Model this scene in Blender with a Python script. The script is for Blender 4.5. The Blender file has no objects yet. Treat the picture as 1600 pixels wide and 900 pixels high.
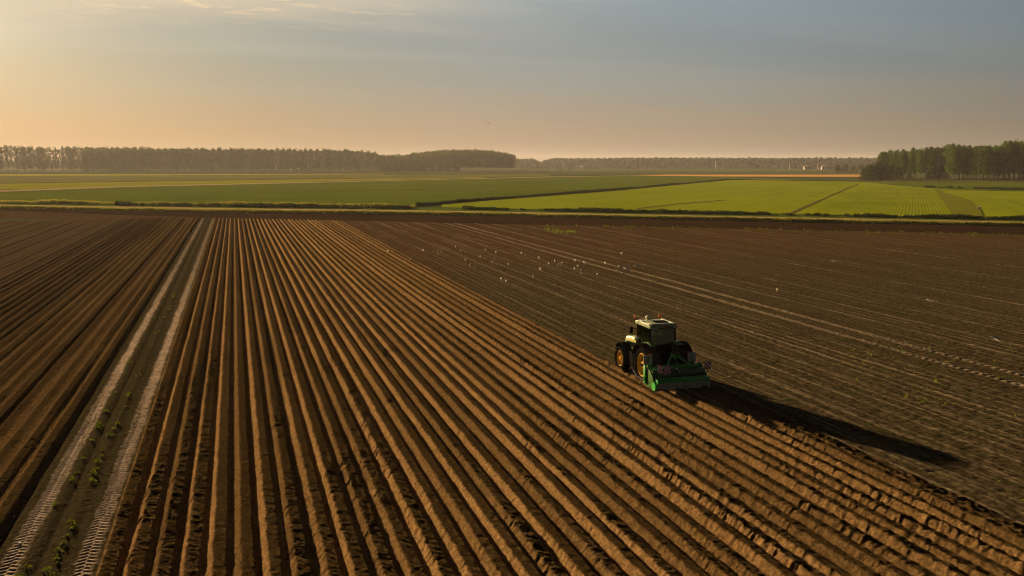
import bpy, bmesh, math, random
import numpy as np
from mathutils import Vector, Matrix
R = math.radians
sc = bpy.context.scene
C = sc.collection

# ---------------------------------------------------------------- camera, sky, sun, exposure
H, F, CX, CY = 11.4, 1450.0, 800.0, 450.0
YH, XV = 256.0, 365.0                       # horizon row and vanishing point of the ridges (1600 px frame)
PITCH = math.atan((CY - YH) / F)
YAW = math.atan((CX - XV) * math.cos(PITCH) / F)
cam_d = bpy.data.cameras.new("camera"); cam = bpy.data.objects.new("camera", cam_d); C.objects.link(cam)
cam_d.sensor_width = 36; cam_d.lens = F * 36 / 1600
cam_d.clip_start = 0.5; cam_d.clip_end = 30000
cam.location = (0, 0, H); cam.rotation_euler = (R(90) - PITCH, 0, -YAW)
sc.camera = cam

SUN_AZ, SUN_EL = R(15.6), R(9.9)            # left of the ridge direction, above the horizon
SD = Vector((-math.sin(SUN_AZ) * math.cos(SUN_EL), math.cos(SUN_AZ) * math.cos(SUN_EL), math.sin(SUN_EL)))
sl = bpy.data.lights.new("sun", 'SUN'); sun = bpy.data.objects.new("sun", sl); C.objects.link(sun)
sl.energy = 5.0; sl.angle = R(1.2); sl.color = (1.0, 0.66, 0.33)
sun.rotation_euler = SD.to_track_quat('Z', 'Y').to_euler(); sun.location = (0, 0, 60)
EXPO = 1.9
sc.view_settings.view_transform = 'Standard'; sc.view_settings.look = 'None'
sc.view_settings.exposure = EXPO; sc.view_settings.gamma = 1.0; sc.view_settings.use_curve_mapping = False
cy = sc.cycles
cy.use_denoising = True; cy.filter_width = 1.0
cy.max_bounces = 6; cy.diffuse_bounces = 3; cy.glossy_bounces = 3; cy.transmission_bounces = 4; cy.transparent_max_bounces = 8
cy.volume_bounces = 0; cy.sample_clamp_indirect = 4

def lin(r, g, b):
    def f(c):
        c /= 255.0
        return c / 12.92 if c <= 0.04045 else ((c + 0.055) / 1.055) ** 2.4
    return (f(r), f(g), f(b))

class NT:
    """small node-tree writer"""
    def __init__(s, nt): s.t = nt; s.n = nt.nodes; s.l = nt.links
    def new(s, kind, **kw):
        n = s.n.new(kind)
        for k, v in kw.items(): setattr(n, k, v)
        return n
    def put(s, sock, v):
        if isinstance(v, bpy.types.NodeSocket): s.l.new(v, sock)
        elif v is not None:
            if hasattr(sock.default_value, '__len__') and not hasattr(v, '__len__'): v = (v,) * len(sock.default_value)
            elif hasattr(sock.default_value, '__len__') and len(sock.default_value) == 4 and len(v) == 3: v = tuple(v) + (1,)
            sock.default_value = v
    def math(s, op, a, b=None, c=None, clamp=False):
        n = s.new('ShaderNodeMath', operation=op, use_clamp=clamp)
        for i, v in enumerate((a, b, c)):
            if v is not None: s.put(n.inputs[i], v)
        return n.outputs[0]
    def vmath(s, op, a, b=None, out=0):
        n = s.new('ShaderNodeVectorMath', operation=op)
        s.put(n.inputs[0], a)
        if b is not None: s.put(n.inputs['Scale' if op == 'SCALE' else 1], b)
        return n.outputs[out]
    def mix(s, f, a, b, blend='MIX'):
        n = s.new('ShaderNodeMix', data_type='RGBA', blend_type=blend)
        s.put(n.inputs[0], f); s.put(n.inputs[6], a); s.put(n.inputs[7], b)
        return n.outputs[2]
    def ramp(s, f, stops, interp='LINEAR'):
        n = s.new('ShaderNodeValToRGB'); n.color_ramp.interpolation = interp
        e = n.color_ramp.elements
        while len(e) < len(stops): e.new(0.5)
        for i, (p, c) in enumerate(stops):
            e[i].position = p
            e[i].color = (c, c, c, 1) if not hasattr(c, '__len__') else tuple(c) + (1,)
        s.put(n.inputs[0], f)
        return n.outputs[0]
    def step(s, v, a, b):
        n = s.new('ShaderNodeMapRange', interpolation_type='SMOOTHSTEP')
        s.put(n.inputs[0], v); n.inputs[1].default_value = a; n.inputs[2].default_value = b
        return n.outputs[0]
    def noise(s, vec, scale, detail=3, rough=0.55, dist=0.0, out=0):
        n = s.new('ShaderNodeTexNoise'); s.put(n.inputs['Vector'], vec)
        n.inputs['Scale'].default_value = scale; n.inputs['Detail'].default_value = detail
        n.inputs['Roughness'].default_value = rough; n.inputs['Distortion'].default_value = dist
        return n.outputs[out]
    def mapping(s, vec, scale=(1, 1, 1), rot=(0, 0, 0), loc=(0, 0, 0)):
        n = s.new('ShaderNodeMapping'); s.put(n.inputs[0], vec)
        n.inputs['Scale'].default_value = scale; n.inputs['Rotation'].default_value = rot; n.inputs['Location'].default_value = loc
        return n.outputs[0]

w = bpy.data.worlds.new("World"); sc.world = w; w.use_nodes = True
def build_world():
    t = NT(w.node_tree); t.n.clear()
    STR = 0.1
    K = 1.0 / (STR * 2 ** EXPO)
    tc = t.new('ShaderNodeTexCoord'); d = t.vmath('NORMALIZE', tc.outputs['Generated'])
    sp = t.new('ShaderNodeSeparateXYZ'); t.l.new(d, sp.inputs[0])
    z = sp.outputs[2]
    flat = t.vmath('NORMALIZE', t.vmath('MULTIPLY', d, (1, 1, 0)))
    az = t.vmath('DOT_PRODUCT', flat, (SD.x / math.cos(SUN_EL), SD.y / math.cos(SUN_EL), 0), out=1)
    # horizontal streaks bend the elevation bands a little
    proj = t.vmath('MULTIPLY', t.vmath('SCALE', d, t.math('DIVIDE', 1.0, t.math('ADD', t.math('MAXIMUM', z, 0), 0.10))), (1, 1, 0.2))
    warp = t.math('MULTIPLY', t.math('SUBTRACT', t.noise(t.mapping(proj, (0.35, 1.0, 1)), 1.1, 4), 0.5), 0.05)
    zz = t.math('ADD', z, warp)
    base = t.ramp(t.math('MULTIPLY', zz, 2.5), [
        (0.0, lin(205, 171, 135)), (0.09, lin(200, 172, 140)), (0.17, lin(188, 174, 152)), (0.25, lin(180, 179, 166)),
        (0.34, lin(174, 182, 178)), (0.46, lin(166, 178, 180)), (0.60, lin(60, 72, 92)), (1.0, lin(22, 28, 42))])
    tint = t.ramp(t.math('MULTIPLY_ADD', az, 0.5, 0.5), [
        (0.0, (0.10, 0.13, 0.18)), (0.55, (0.22, 0.27, 0.34)), (0.74, (0.46, 0.52, 0.60)), (0.85, (0.68, 0.74, 0.82)), (0.93, (0.84, 0.86, 0.90)), (1.0, (0.93, 0.90, 0.82))])
    col = t.mix(1.0, base, tint, 'MULTIPLY')
    # glow of the thin cloud round the sun
    sd = t.math('MAXIMUM', t.vmath('DOT_PRODUCT', d, tuple(SD), out=1), 0)
    glow = t.math('POWER', sd, 60.0)
    glow2 = t.math('POWER', sd, 400.0)
    col = t.mix(1.0, col, t.vmath('SCALE', (1.0, 0.80, 0.50), t.math('MULTIPLY', glow, 0.10)), 'ADD')
    col = t.mix(1.0, col, t.vmath('SCALE', (1.0, 0.85, 0.60), t.math('MULTIPLY', glow2, 0.30)), 'ADD')
    # high thin cloud, streaked
    cn = t.noise(t.mapping(proj, (0.28, 0.9, 1), loc=(3.7, 1.3, 0)), 1.5, 7, 0.58, 0.5)
    cm = t.math('MULTIPLY', t.step(cn, 0.34, 0.66), t.step(z, 0.10, 0.15))
    cm = t.math('MULTIPLY', cm, t.step(az, 0.72, 0.97))
    col = t.mix(t.math('MULTIPLY', cm, 0.62), col, lin(236, 214, 182))
    puff = t.noise(t.mapping(proj, (1.0, 2.2, 1), loc=(1.1, 5.3, 0)), 5.5, 5, 0.6, 0.3)
    pm = t.math('MULTIPLY', t.step(puff, 0.54, 0.66), t.math('MULTIPLY', t.step(z, 0.125, 0.160), t.step(az, 0.86, 0.96)))
    col = t.mix(t.math('MULTIPLY', pm, 0.75), col, lin(250, 222, 180))
    # greyer bank under it
    gb = t.noise(t.mapping(proj, (0.15, 0.7, 1), loc=(7.7, 0.3, 0)), 1.2, 4, 0.5, 0.4)
    gm = t.math('MULTIPLY', t.step(gb, 0.38, 0.66), t.math('MULTIPLY', t.step(z, 0.07, 0.105), t.math('SUBTRACT', 1.0, t.step(z, 0.13, 0.17))))
    col = t.mix(t.math('MULTIPLY', gm, 0.35), col, t.mix(1.0, lin(150, 152, 150), tint, 'MULTIPLY'))
    sky = t.new('ShaderNodeTexSky', sky_type='NISHITA'); sky.sun_disc = False
    sky.sun_elevation = SUN_EL; sky.sun_rotation = -SUN_AZ; sky.air_density = 1.2; sky.dust_density = 3.0; sky.ozone_density = 1.5
    tot = t.vmath('ADD', t.vmath('SCALE', col, K * 0.88), t.vmath('SCALE', sky.outputs[0], 0.01))
    bg = t.new('ShaderNodeBackground'); t.l.new(tot, bg.inputs[0]); bg.inputs[1].default_value = STR
    o = t.new('ShaderNodeOutputWorld'); t.l.new(bg.outputs[0], o.inputs[0])
build_world()

# ---------------------------------------------------------------- helpers
def G(px, py, z=0.0):
    """the point of height z on the ground seen at pixel (px, py) of the 1600x900 frame"""
    v = Vector(((px - CX) / F, 1.0, -(py - CY) / F))
    x, y, zz = v.x, math.cos(PITCH) * v.y + math.sin(PITCH) * v.z, -math.sin(PITCH) * v.y + math.cos(PITCH) * v.z
    X = x * math.cos(YAW) + y * math.sin(YAW); Y = -x * math.sin(YAW) + y * math.cos(YAW)
    k = (z - H) / zz
    return Vector((X * k, Y * k, z))
def GD(px, py, dist):
    """the point seen at pixel (px, py) at the given horizontal distance"""
    v = Vector(((px - CX) / F, 1.0, -(py - CY) / F))
    x, y, zz = v.x, math.cos(PITCH) * v.y + math.sin(PITCH) * v.z, -math.sin(PITCH) * v.y + math.cos(PITCH) * v.z
    X = x * math.cos(YAW) + y * math.sin(YAW); Y = -x * math.sin(YAW) + y * math.cos(YAW)
    k = dist / math.hypot(X, Y)
    return Vector((X * k, Y * k, H + zz * k))

def tag(o, label=None, cat=None, group=None, kind=None):
    if label: o['label'] = label
    if cat: o['category'] = cat
    if group: o['group'] = group
    if kind: o['kind'] = kind
    return o
def empty(name, loc=(0, 0, 0), rz=0.0):
    o = bpy.data.objects.new(name, None); C.objects.link(o); o.location = loc; o.rotation_euler = (0, 0, rz)
    o.empty_display_size = 0.3
    return o
def copy_tree(o, parent=None):
    c = o.copy(); C.objects.link(c); c.parent = parent
    for ch in list(o.children): copy_tree(ch, c)
    return c
def mesh_np(name, v, quads=None, tris=None, mats=(), smooth=True, attrs=None, parent=None, uv=None, matidx=None):
    me = bpy.data.meshes.new(name)
    faces = []; loops = []; starts = []; tot = []
    v = np.asarray(v, dtype=np.float32)
    n = 0
    parts = []
    if quads is not None and len(quads): parts.append((np.asarray(quads, dtype=np.int32), 4))
    if tris is not None and len(tris): parts.append((np.asarray(tris, dtype=np.int32), 3))
    for a, k in parts:
        loops.append(a.ravel()); starts.append(n + np.arange(len(a), dtype=np.int32) * k); tot.append(np.full(len(a), k, dtype=np.int32)); n += a.size
    loops = np.concatenate(loops); starts = np.concatenate(starts); tot = np.concatenate(tot)
    me.vertices.add(len(v)); me.vertices.foreach_set('co', v.ravel())
    me.loops.add(len(loops)); me.loops.foreach_set('vertex_index', loops)
    me.polygons.add(len(starts)); me.polygons.foreach_set('loop_start', starts); me.polygons.foreach_set('loop_total', tot)
    me.update(calc_edges=True)
    if smooth: me.polygons.foreach_set('use_smooth', np.ones(len(starts), dtype=bool))
    if attrs:
        for k, a in attrs.items():
            at = me.attributes.new(k, 'FLOAT', 'POINT'); at.data.foreach_set('value', np.asarray(a, dtype=np.float32).ravel())
    for m in mats: me.materials.append(m)
    if matidx is not None: me.polygons.foreach_set('material_index', np.asarray(matidx, dtype=np.int32))
    me.validate()
    o = bpy.data.objects.new(name, me); C.objects.link(o)
    if parent: o.parent = parent
    return o

def hsh(ix, iy, seed):
    h = (ix.astype(np.int64) * 374761393 + iy.astype(np.int64) * 668265263 + seed * 1442695041) & 0xffffffff
    h = ((h ^ (h >> 13)) * 1274126177) & 0xffffffff
    h = h ^ (h >> 16)
    return (h & 0xffffff) / float(0xffffff)
def vnoise(x, y, seed=0):
    ix = np.floor(x); iy = np.floor(y); fx = x - ix; fy = y - iy
    fx = fx * fx * (3 - 2 * fx); fy = fy * fy * (3 - 2 * fy)
    a = hsh(ix, iy, seed); b = hsh(ix + 1, iy, seed); c = hsh(ix, iy + 1, seed); d = hsh(ix + 1, iy + 1, seed)
    return (a * (1 - fx) + b * fx) * (1 - fy) + (c * (1 - fx) + d * fx) * fy
def fbm(x, y, oct=3, seed=0, gain=0.5):
    s = 0; a = 1.0; t = 0
    for i in range(oct):
        s = s + a * (vnoise(x * 2 ** i, y * 2 ** i, seed + i * 17) - 0.5); t += a; a *= gain
    return s / t
def sst(x, a, b):
    t = np.clip((x - a) / (b - a), 0, 1)
    return t * t * (3 - 2 * t)

# ---------------------------------------------------------------- materials
def mat(name):
    m = bpy.data.materials.new(name); m.use_nodes = True
    t = NT(m.node_tree); t.n.clear()
    p = t.new('ShaderNodeBsdfPrincipled'); o = t.new('ShaderNodeOutputMaterial'); t.l.new(p.outputs[0], o.inputs[0])
    return m, t, p, o
def simple(name, col, rough=0.5, metal=0.0, var=0.12, scale=6.0, bump=0.0, spec=0.5, dirt=0.0, coat=0.0):
    m, t, p, o = mat(name)
    tc = t.new('ShaderNodeTexCoord').outputs['Object']
    n = t.noise(tc, scale, 4)
    c = t.mix(n, tuple(x * (1 - var) for x in col), tuple(min(1, x * (1 + var)) for x in col))
    if dirt:
        dm = t.step(t.noise(tc, 2.3, 6, 0.65), 0.62 - dirt * 0.4, 0.8)
        c = t.mix(t.math('MULTIPLY', dm, 0.8), c, (0.16, 0.11, 0.07))
        t.put(p.inputs['Roughness'], t.math('MULTIPLY_ADD', dm, 0.4, rough, clamp=True))
    else: p.inputs['Roughness'].default_value = rough
    t.put(p.inputs['Base Color'], c)
    p.inputs['Metallic'].default_value = metal; p.inputs['Specular IOR Level'].default_value = spec
    if coat: p.inputs['Coat Weight'].default_value = coat; p.inputs['Coat Roughness'].default_value = 0.15
    if bump:
        b = t.new('ShaderNodeBump'); b.inputs['Distance'].default_value = bump; t.l.new(t.noise(tc, scale * 4, 5), b.inputs['Height']); t.l.new(b.outputs[0], p.inputs['Normal'])
    return m
def leafy(name, c1, c2, scale=0.4, trans=0.35, rough=0.6, tcol=None):
    m, t, p, o = mat(name)
    tc = t.new('ShaderNodeTexCoord').outputs['Object']
    oi = t.new('ShaderNodeObjectInfo')
    n = t.noise(tc, scale, 4)
    c = t.mix(t.ramp(n, [(0.3, 0.0), (0.7, 1.0)]), c1, c2)
    hs = t.new('ShaderNodeHueSaturation'); t.l.new(c, hs.inputs['Color'])
    t.put(hs.inputs['Value'], t.math('MULTIPLY_ADD', oi.outputs['Random'], 0.5, 0.75))
    t.put(hs.inputs['Hue'], t.math('MULTIPLY_ADD', oi.outputs['Random'], 0.03, 0.485))
    c = hs.outputs[0]
    t.put(p.inputs['Base Color'], c); p.inputs['Roughness'].default_value = 0.9; p.inputs['Specular IOR Level'].default_value = 0.0
    tr = t.new('ShaderNodeBsdfTranslucent')
    t.put(tr.inputs['Color'], t.mix(1.0, c, tcol or (1.3, 1.25, 0.5), 'MULTIPLY'))
    mx = t.new('ShaderNodeMixShader'); mx.inputs[0].default_value = trans
    t.l.new(p.outputs[0], mx.inputs[1]); t.l.new(tr.outputs[0], mx.inputs[2]); t.l.new(mx.outputs[0], o.inputs[0])
    return m
# ---------------------------------------------------------------- the ploughed field with its ridges
SP = 0.75                                   # ridge spacing, ridge crests at X = -3.8 + 0.75 k
X0R = -3.8
TR_L, TR_R = -6.52, -4.47                   # centres of the two wheel tracks of the tramline
RAW_X0, RAW_X1 = 19.83, 22.83               # the pass being made now
RAW_Y = 42.3
def worked_edge(Y):                          # right limit of the ridged land
    return np.where(Y > RAW_Y, RAW_X0 + 0.25, RAW_X1 + 0.75)
def end_line(X):                             # where the ridges stop at the headland
    return END_A + END_B * X
_e0, _e1 = G(60, 334.5), G(540, 345.5)
END_B = (_e1.y - _e0.y) / (_e1.x - _e0.x); END_A = _e0.y - END_B * _e0.x

def field_height(X, Y, fine=1.0):
    """height, kind masks of the field surface"""
    k = np.floor((X - X0R) / SP + 0.5)
    u = (X - X0R) - k * SP                                    # -0.375 .. 0.375 across a ridge
    kid = k.astype(np.int64)
    r1 = hsh(k, k * 0 + 3, 11); r2 = hsh(k, k * 0 + 7, 23); r3 = hsh(k, k * 0 + 9, 31)
    # each ridge wanders a little and each has its own roughness, which changes along its length
    u = u + 0.022 * fbm(k * 7.3 + Y * 0.12, k * 0 + 0.5, 3, 5) * 2 + (r1 - 0.5) * 0.06 + (hsh(np.floor((k + 0.0) / 4), k * 0 + 8, 19) - 0.5) * 0.09
    rough = np.clip(0.15 + 1.1 * r2 ** 1.5 + 0.9 * fbm(k * 3.1, Y * 0.05, 2, 9), 0.08, 1.3)
    rough = np.where(k < 0, rough * 0.55, rough)
    new = sst(X, 13.5, 20.0)                                   # newest passes are clodded
    rough = np.clip(rough + new * 0.9, 0, 1.7)
    hr = 0.180 + 0.055 * (r3 - 0.5)
    u = np.where(u < 0, u * 1.0, u * 0.97 - 0.0)
    au = np.abs(u)
    top = 0.168 + 0.035 * (r1 - 0.5)
    wx = X + 0.16 * fbm(X * 1.9, Y * 1.4, 2, 141); wy = Y + 0.30 * fbm(X * 1.6, Y * 1.1, 2, 142)
    patch = sst(vnoise(k * 4.1, Y * 0.23, 143) * 0.6 + vnoise(X * 1.1, Y * 0.9, 144) * 0.4, 0.25, 0.8)
    tooth = ((vnoise(wx * 2.4, wy * 5.2, 40) - 0.5) * 0.7 + (vnoise(wx * 4, wy * 10.5, 42) - 0.5) * 0.45) * (0.032 + 0.030 * rough * patch) * (0.85 + 0.5 * sst(-u, -0.1, 0.1)) + 0.03 * (vnoise(X * 2, Y * 0.9, 41) - 0.5)
    prof = 1 - sst(au + tooth, top, 0.325)
    prof = np.clip(prof * 0.35 + 0.65 * np.clip((0.335 - au - tooth) / (0.335 - top), 0, 1), 0, 1)
    hr = hr * (1.25 + 0.35 * fbm(k * 2.3, Y * 0.35, 3, 160))
    h = hr * prof - (0.045 + 0.03 * (r2 - 0.5)) * sst(u, -0.17, 0.20) * prof
    c1 = fbm(wx * 5.0, wy * 4.2, 4, 150, 0.62)
    c2 = np.maximum(0, vnoise(wx * 3.6, wy * 3.0, 151) - 0.62) * 0.22 + np.maximum(0, vnoise(wx * 7.0, wy * 6.0, 152) - 0.60) * 0.14
    sc_ = (1 - np.abs(2 * vnoise(wx * 2.2, (wy + u * 0.9) * (5.0 + 2 * r1), 153) - 1)) ** 2 * vnoise(X * 1.3, Y * 0.8, 154)
    h = h + (0.036 + 0.042 * rough * patch) * c1 * (0.5 + 0.5 * prof) + rough * patch * c2 * 0.6 * (0.35 + 0.65 * prof) + (0.014 + 0.018 * rough) * sc_ * prof
    brk = vnoise(k * 5.7, Y * 0.42, 66)
    h = h - 0.05 * sst(brk, 0.93, 0.98) * prof
    fk = np.floor((X - X0R) / SP); fill = np.where(X < -7.3, (hsh(fk, fk * 0 + 4, 170) > 0.45) * (0.06 + 0.12 * hsh(fk, fk * 0 + 6, 171)), 0.0) * (0.7 + 0.5 * vnoise(fk * 2.2, Y * 0.06, 172))
    h = np.where(h > fill, h, fill * 0.85 + 0.15 * h + 0.02 * c1)
    # older, settled, flatter ridges far to the left
    old = sst(-X, 17, 26)
    bed = 0.06 * sst(np.abs(np.mod(X + 0.4, 3.0) - 1.5), 1.1, 1.4) * -1
    h = h * (1 - old * 0.62) + old * (bed + 0.05)
    # tramline
    tram = sst(X, -7.22, -7.0) * (1 - sst(X, -4.16, -4.0))
    ht = 0.055 + 0.02 * fbm(X * 5, Y * 5, 2, 70)
    mid = np.maximum(0, 1 - np.abs(X + 5.75) / 0.12)
    ht = ht + 0.04 * (np.maximum(0, 1 - np.abs(X + 6.05) / 0.25) + np.maximum(0, 1 - np.abs(X + 5.33) / 0.25)) - 0.03 * mid
    tm = np.zeros_like(X)
    for c in (TR_L, TR_R):
        q = (X - c + 0.02 * np.sin(Y * 0.7)) / 0.27
        m = 1 - sst(np.abs(q) + 0.5 * (vnoise(Y * 5.2, X * 0 + c, 72) - 0.5), 0.45, 1.2)
        lug = np.abs(np.mod((Y + np.abs(q) * 0.13 + 0.06 * fbm(X * 2, Y * 0.7, 2, 73)) / 0.24 + 0.5 * (q > 0), 1.0) - 0.5) * 2
        lugh = sst(lug, 0.35, 0.65)
        ht = ht * (1 - m) + m * (0.04 + 0.022 * lugh + 0.012 * fbm(X * 8, Y * 8, 2, 71))
        tm = np.maximum(tm, m * (0.62 + 0.38 * lugh) * (0.75 + 0.4 * vnoise(X * 3, Y * 1.5, 74)))
    h = h * (1 - tram) + ht * tram
    tm = tm * tram * (1 - 0.55 * sst(Y, 45, 130))
    # right limit: spill of loose clods, then the unworked land
    we = worked_edge(Y) + 0.25 * fbm(X * 0.0 + 3, Y * 0.9, 2, 80)
    rim = RAW_X1 - 0.05
    spill = sst(X, rim - 0.02, rim + 0.1) * (Y < RAW_Y)
    hs = 0.10 * (1 - sst(X, rim + 0.1, rim + 0.95)) + np.maximum(0, vnoise(X * 6, Y * 5, 81) - 0.4) * 0.16
    h = h * (1 - spill) + hs * spill
    out = sst(X - we, -0.12, 0.12)
    hout = 0.03 * fbm(X * 3, Y * 2, 3, 90)
    h = h * (1 - out) + hout * out
    # headland end of the ridges
    e = sst(Y - end_line(X) - 1.2 * fbm(X * 0.8, X * 0 + 1, 2, 95), -0.8, 0.5)
    h = h * (1 - e) + e * 0.02 * fbm(X * 2, Y * 2, 2, 96)
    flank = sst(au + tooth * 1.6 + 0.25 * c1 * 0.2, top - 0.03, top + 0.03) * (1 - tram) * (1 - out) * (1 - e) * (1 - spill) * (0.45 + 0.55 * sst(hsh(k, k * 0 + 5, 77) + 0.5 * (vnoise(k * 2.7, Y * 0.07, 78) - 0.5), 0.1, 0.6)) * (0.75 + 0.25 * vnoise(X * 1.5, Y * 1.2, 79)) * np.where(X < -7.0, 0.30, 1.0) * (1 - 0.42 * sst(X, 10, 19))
    return h + 0.02, tm, np.clip(out + e, 0, 1), tram, flank, old

def grid(xs, ys, fn, keep=None):
    X, Y = np.meshgrid(xs, ys)
    z, at = fn(X, Y)
    v = np.stack([X, Y, z], -1).reshape(-1, 3)
    ny, nx = X.shape
    i = np.arange(ny * nx).reshape(ny, nx)
    q = np.stack([i[:-1, :-1], i[:-1, 1:], i[1:, 1:], i[1:, :-1]], -1).reshape(-1, 4)
    if keep is not None:
        k = keep(X, Y); kk = (k[:-1, :-1] & k[1:, 1:]).ravel(); q = q[kk]
    return v, q, {a: b.ravel() for a, b in at.items()}
def joinm(parts):
    vs = []; qs = []; ats = {}; n = 0
    for v, q, at in parts:
        vs.append(v); qs.append(q + n); n += len(v)
        for a, b in at.items(): ats.setdefault(a, []).append(b)
    V = np.concatenate(vs); Q = np.concatenate(qs); A = {a: np.concatenate(b) for a, b in ats.items()}
    used = np.zeros(len(V), bool); used[Q.ravel()] = True
    remap = np.cumsum(used) - 1
    return V[used], remap[Q], {a: b[used] for a, b in A.items()}
def ysteps(a, b, k, lo):
    out = [a]
    while out[-1] < b: out.append(out[-1] + max(lo, k * (out[-1] + 6) ** 2))
    out[-1] = b
    return np.array(out)

def soil_mat():
    m, t, p, o = mat('ridge_soil')
    g = t.new('ShaderNodeNewGeometry').outputs['Position']
    def A(n): return t.new('ShaderNodeAttribute', attribute_name=n).outputs['Fac']
    n1 = t.noise(g, 0.35, 5, 0.6); n2 = t.noise(t.mapping(g, (1, 0.8, 1)), 4.5, 6, 0.72); n3 = t.noise(t.mapping(g, (1.3, 0.06, 1)), 1.0, 3)
    c = t.mix(n1, (0.040, 0.027, 0.011), (0.064, 0.043, 0.018))
    c = t.mix(t.math('MULTIPLY', t.step(n2, 0.35, 0.75), 0.6), c, (0.024, 0.016, 0.007))
    c = t.mix(t.math('MULTIPLY', t.step(n3, 0.5, 0.7), 0.35), c, (0.080, 0.054, 0.025))
    c = t.mix(t.math('MULTIPLY', A('flank'), 0.8), c, t.mix(n2, (0.330, 0.205, 0.090), (0.190, 0.118, 0.052)))  # flanks coloured paler than the tops, painting in extra sunlit contrast
    old = A('old')
    c = t.mix(t.math('MULTIPLY', old, 0.6), c, (0.080, 0.060, 0.040))
    # the compacted tramline
    c = t.mix(t.math('MULTIPLY', A('tram'), 0.85), c, t.mix(n2, (0.026, 0.025, 0.014), (0.044, 0.038, 0.022)))
    tn = t.noise(g, 14.0, 4, 0.6)
    c = t.mix(t.math('MULTIPLY', A('track'), t.math('MULTIPLY_ADD', tn, 0.5, 0.7, clamp=True)), c, (0.40, 0.33, 0.27))
    out = A('raw')
    c = t.mix(out, c, t.mix(n2, (0.030, 0.024, 0.013), (0.055, 0.043, 0.024)))
    gr_ = t.ramp(t.noise(t.mapping(g, (1, 0.7, 1)), 9.0, 5, 0.75), [(0.36, 0.55), (0.5, 1.0), (0.64, 1.5)])
    c = t.mix(1.0, c, gr_, 'MULTIPLY')
    t.put(p.inputs['Base Color'], c)
    t.put(p.inputs['Roughness'], t.math('SUBTRACT', 0.80, t.math('MULTIPLY', t.step(n1, 0.35, 0.7), 0.22)))
    p.inputs['Specular IOR Level'].default_value = 0.0
    b = t.new('ShaderNodeBump'); b.inputs['Distance'].default_value = 0.085; b.inputs['Strength'].default_value = 1.0
    hsum = t.math('ADD', t.math('MULTIPLY', t.noise(t.mapping(g, (1.0, 0.8, 1)), 5.0, 7, 0.72), 1.6), t.math('MULTIPLY', t.noise(g, 55.0, 3, 0.6), 0.35))
    t.l.new(hsum, b.inputs['Height']); t.l.new(b.outputs[0], p.inputs['Normal'])
    return m
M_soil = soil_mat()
def fh(X, Y):
    h, tm, out, tram, flank, old = field_height(X, Y)
    return h, dict(track=tm, raw=out, tram=tram, old=old, flank=flank)
def build_field():
    XR = 24.2
    A_ = grid(np.arange(-15, XR, 0.045), ysteps(13, 36, 0.000022, 0.035), fh)
    B_ = grid(np.arange(-25, XR, 0.0536), ysteps(36, 72, 0.000024, 0.04), fh)
    C_ = grid(np.arange(-64, XR, 0.075), ysteps(72, 205, 0.000034, 0.1), fh, keep=lambda X, Y: (X > -0.35 * Y - 5) & (Y < end_line(X) + 3))
    D_ = grid(np.arange(-64, -14.9, 0.12), ysteps(13, 72.0, 0.00006, 0.12), fh, keep=lambda X, Y: (X > -0.3 * Y - 18) & ~((X > -25.0) & (Y > 36.1)))
    V, Q, A = joinm([A_, B_, C_, D_])
    cx = V[Q[:, 0], 0]; cyy = V[Q[:, 0], 1]; Q = Q[cx < worked_edge(cyy) + 0.45]
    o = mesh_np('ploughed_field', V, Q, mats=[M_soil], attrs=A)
    tag(o, 'brown field of long straight soil ridges running to the headland', 'field', kind='structure')
build_field()

# ---------------------------------------------------------------- unworked land right of the ridges
LINES = [24.75, 26.9, 28.6, 30.9, 33.4, 34.9, 36.6, 44.3, 47.1, 50.6, 55.5, 61, 68, 74, 83, 92]
TYRE = [38.7, 40.6]
def stub_h(X, Y):
    h = 0.05 * fbm(X * 1.3, Y * 0.5, 2, 101) + 0.065 * fbm(X * 4.2 + 0.3 * fbm(X, Y, 2, 9), Y * 3.6, 3, 102, 0.65) + 0.03 * fbm(X * 1.35, Y * 0.12, 2, 107) + 0.02 * fbm(X * 2.2, Y * 0.08, 2, 103)
    tr = np.zeros_like(X)
    kk = np.floor(X / 0.75); fur = 1 - sst(np.abs(X / 0.75 - kk - 0.5 + 0.06 * np.sin(Y * 0.2 + kk)), 0.04, 0.16)
    fa = fur * hsh(kk, kk * 0 + 2, 120) * (0.35 + 0.65 * sst(vnoise(kk * 3.3, Y * 0.06, 121), 0.2, 0.6)) * (0.5 + 0.5 * vnoise(X * 2, Y * 1.4, 122))
    h = h + 0.035 * fa; tr = np.maximum(tr, 0.75 * fa)
    for i, c in enumerate(LINES):
        cw = c + 0.05 * np.sin(Y * 0.11 + i) ; q = np.abs(X - cw)
        m = 1 - sst(q + 0.10 * (vnoise(X * 5, Y * 4, 108) - 0.5), 0.03, 0.18)
        amp = (0.4 + 0.6 * vnoise(Y * 0.35 + i * 9, Y * 0 + i, 104)) * (0.5 + 0.5 * vnoise(Y * 3.1 + i, X * 3, 109)) * (0.5 + 0.8 * ((i * 37) % 10) / 10)
        h = h + m * amp * 0.045 * (0.5 + vnoise(X * 6, Y * 4, 105)); tr = np.maximum(tr, m * amp)
    for i, c in enumerate(TYRE):
        q = (X - c - 0.05 * np.sin(Y * 0.09)) / 0.33; m = 1 - sst(np.abs(q), 0.6, 1.0)
        lug = np.abs(np.mod((Y + np.abs(q) * 0.25) / 0.55, 1.0) - 0.5) * 2
        lm = sst(lug, 0.3, 0.6)
        near = 1 - 0.55 * sst(Y, 75, 110)
        h = h * (1 - m) + m * (0.045 * lm * (0.5 + vnoise(X * 4, Y * 3, 106)) * near); tr = np.maximum(tr, m * (0.6 + 0.4 * lm))
    spill = 1 - sst(X, 23.3, 24.2)
    return h + 0.035, dict(track=tr)
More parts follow.
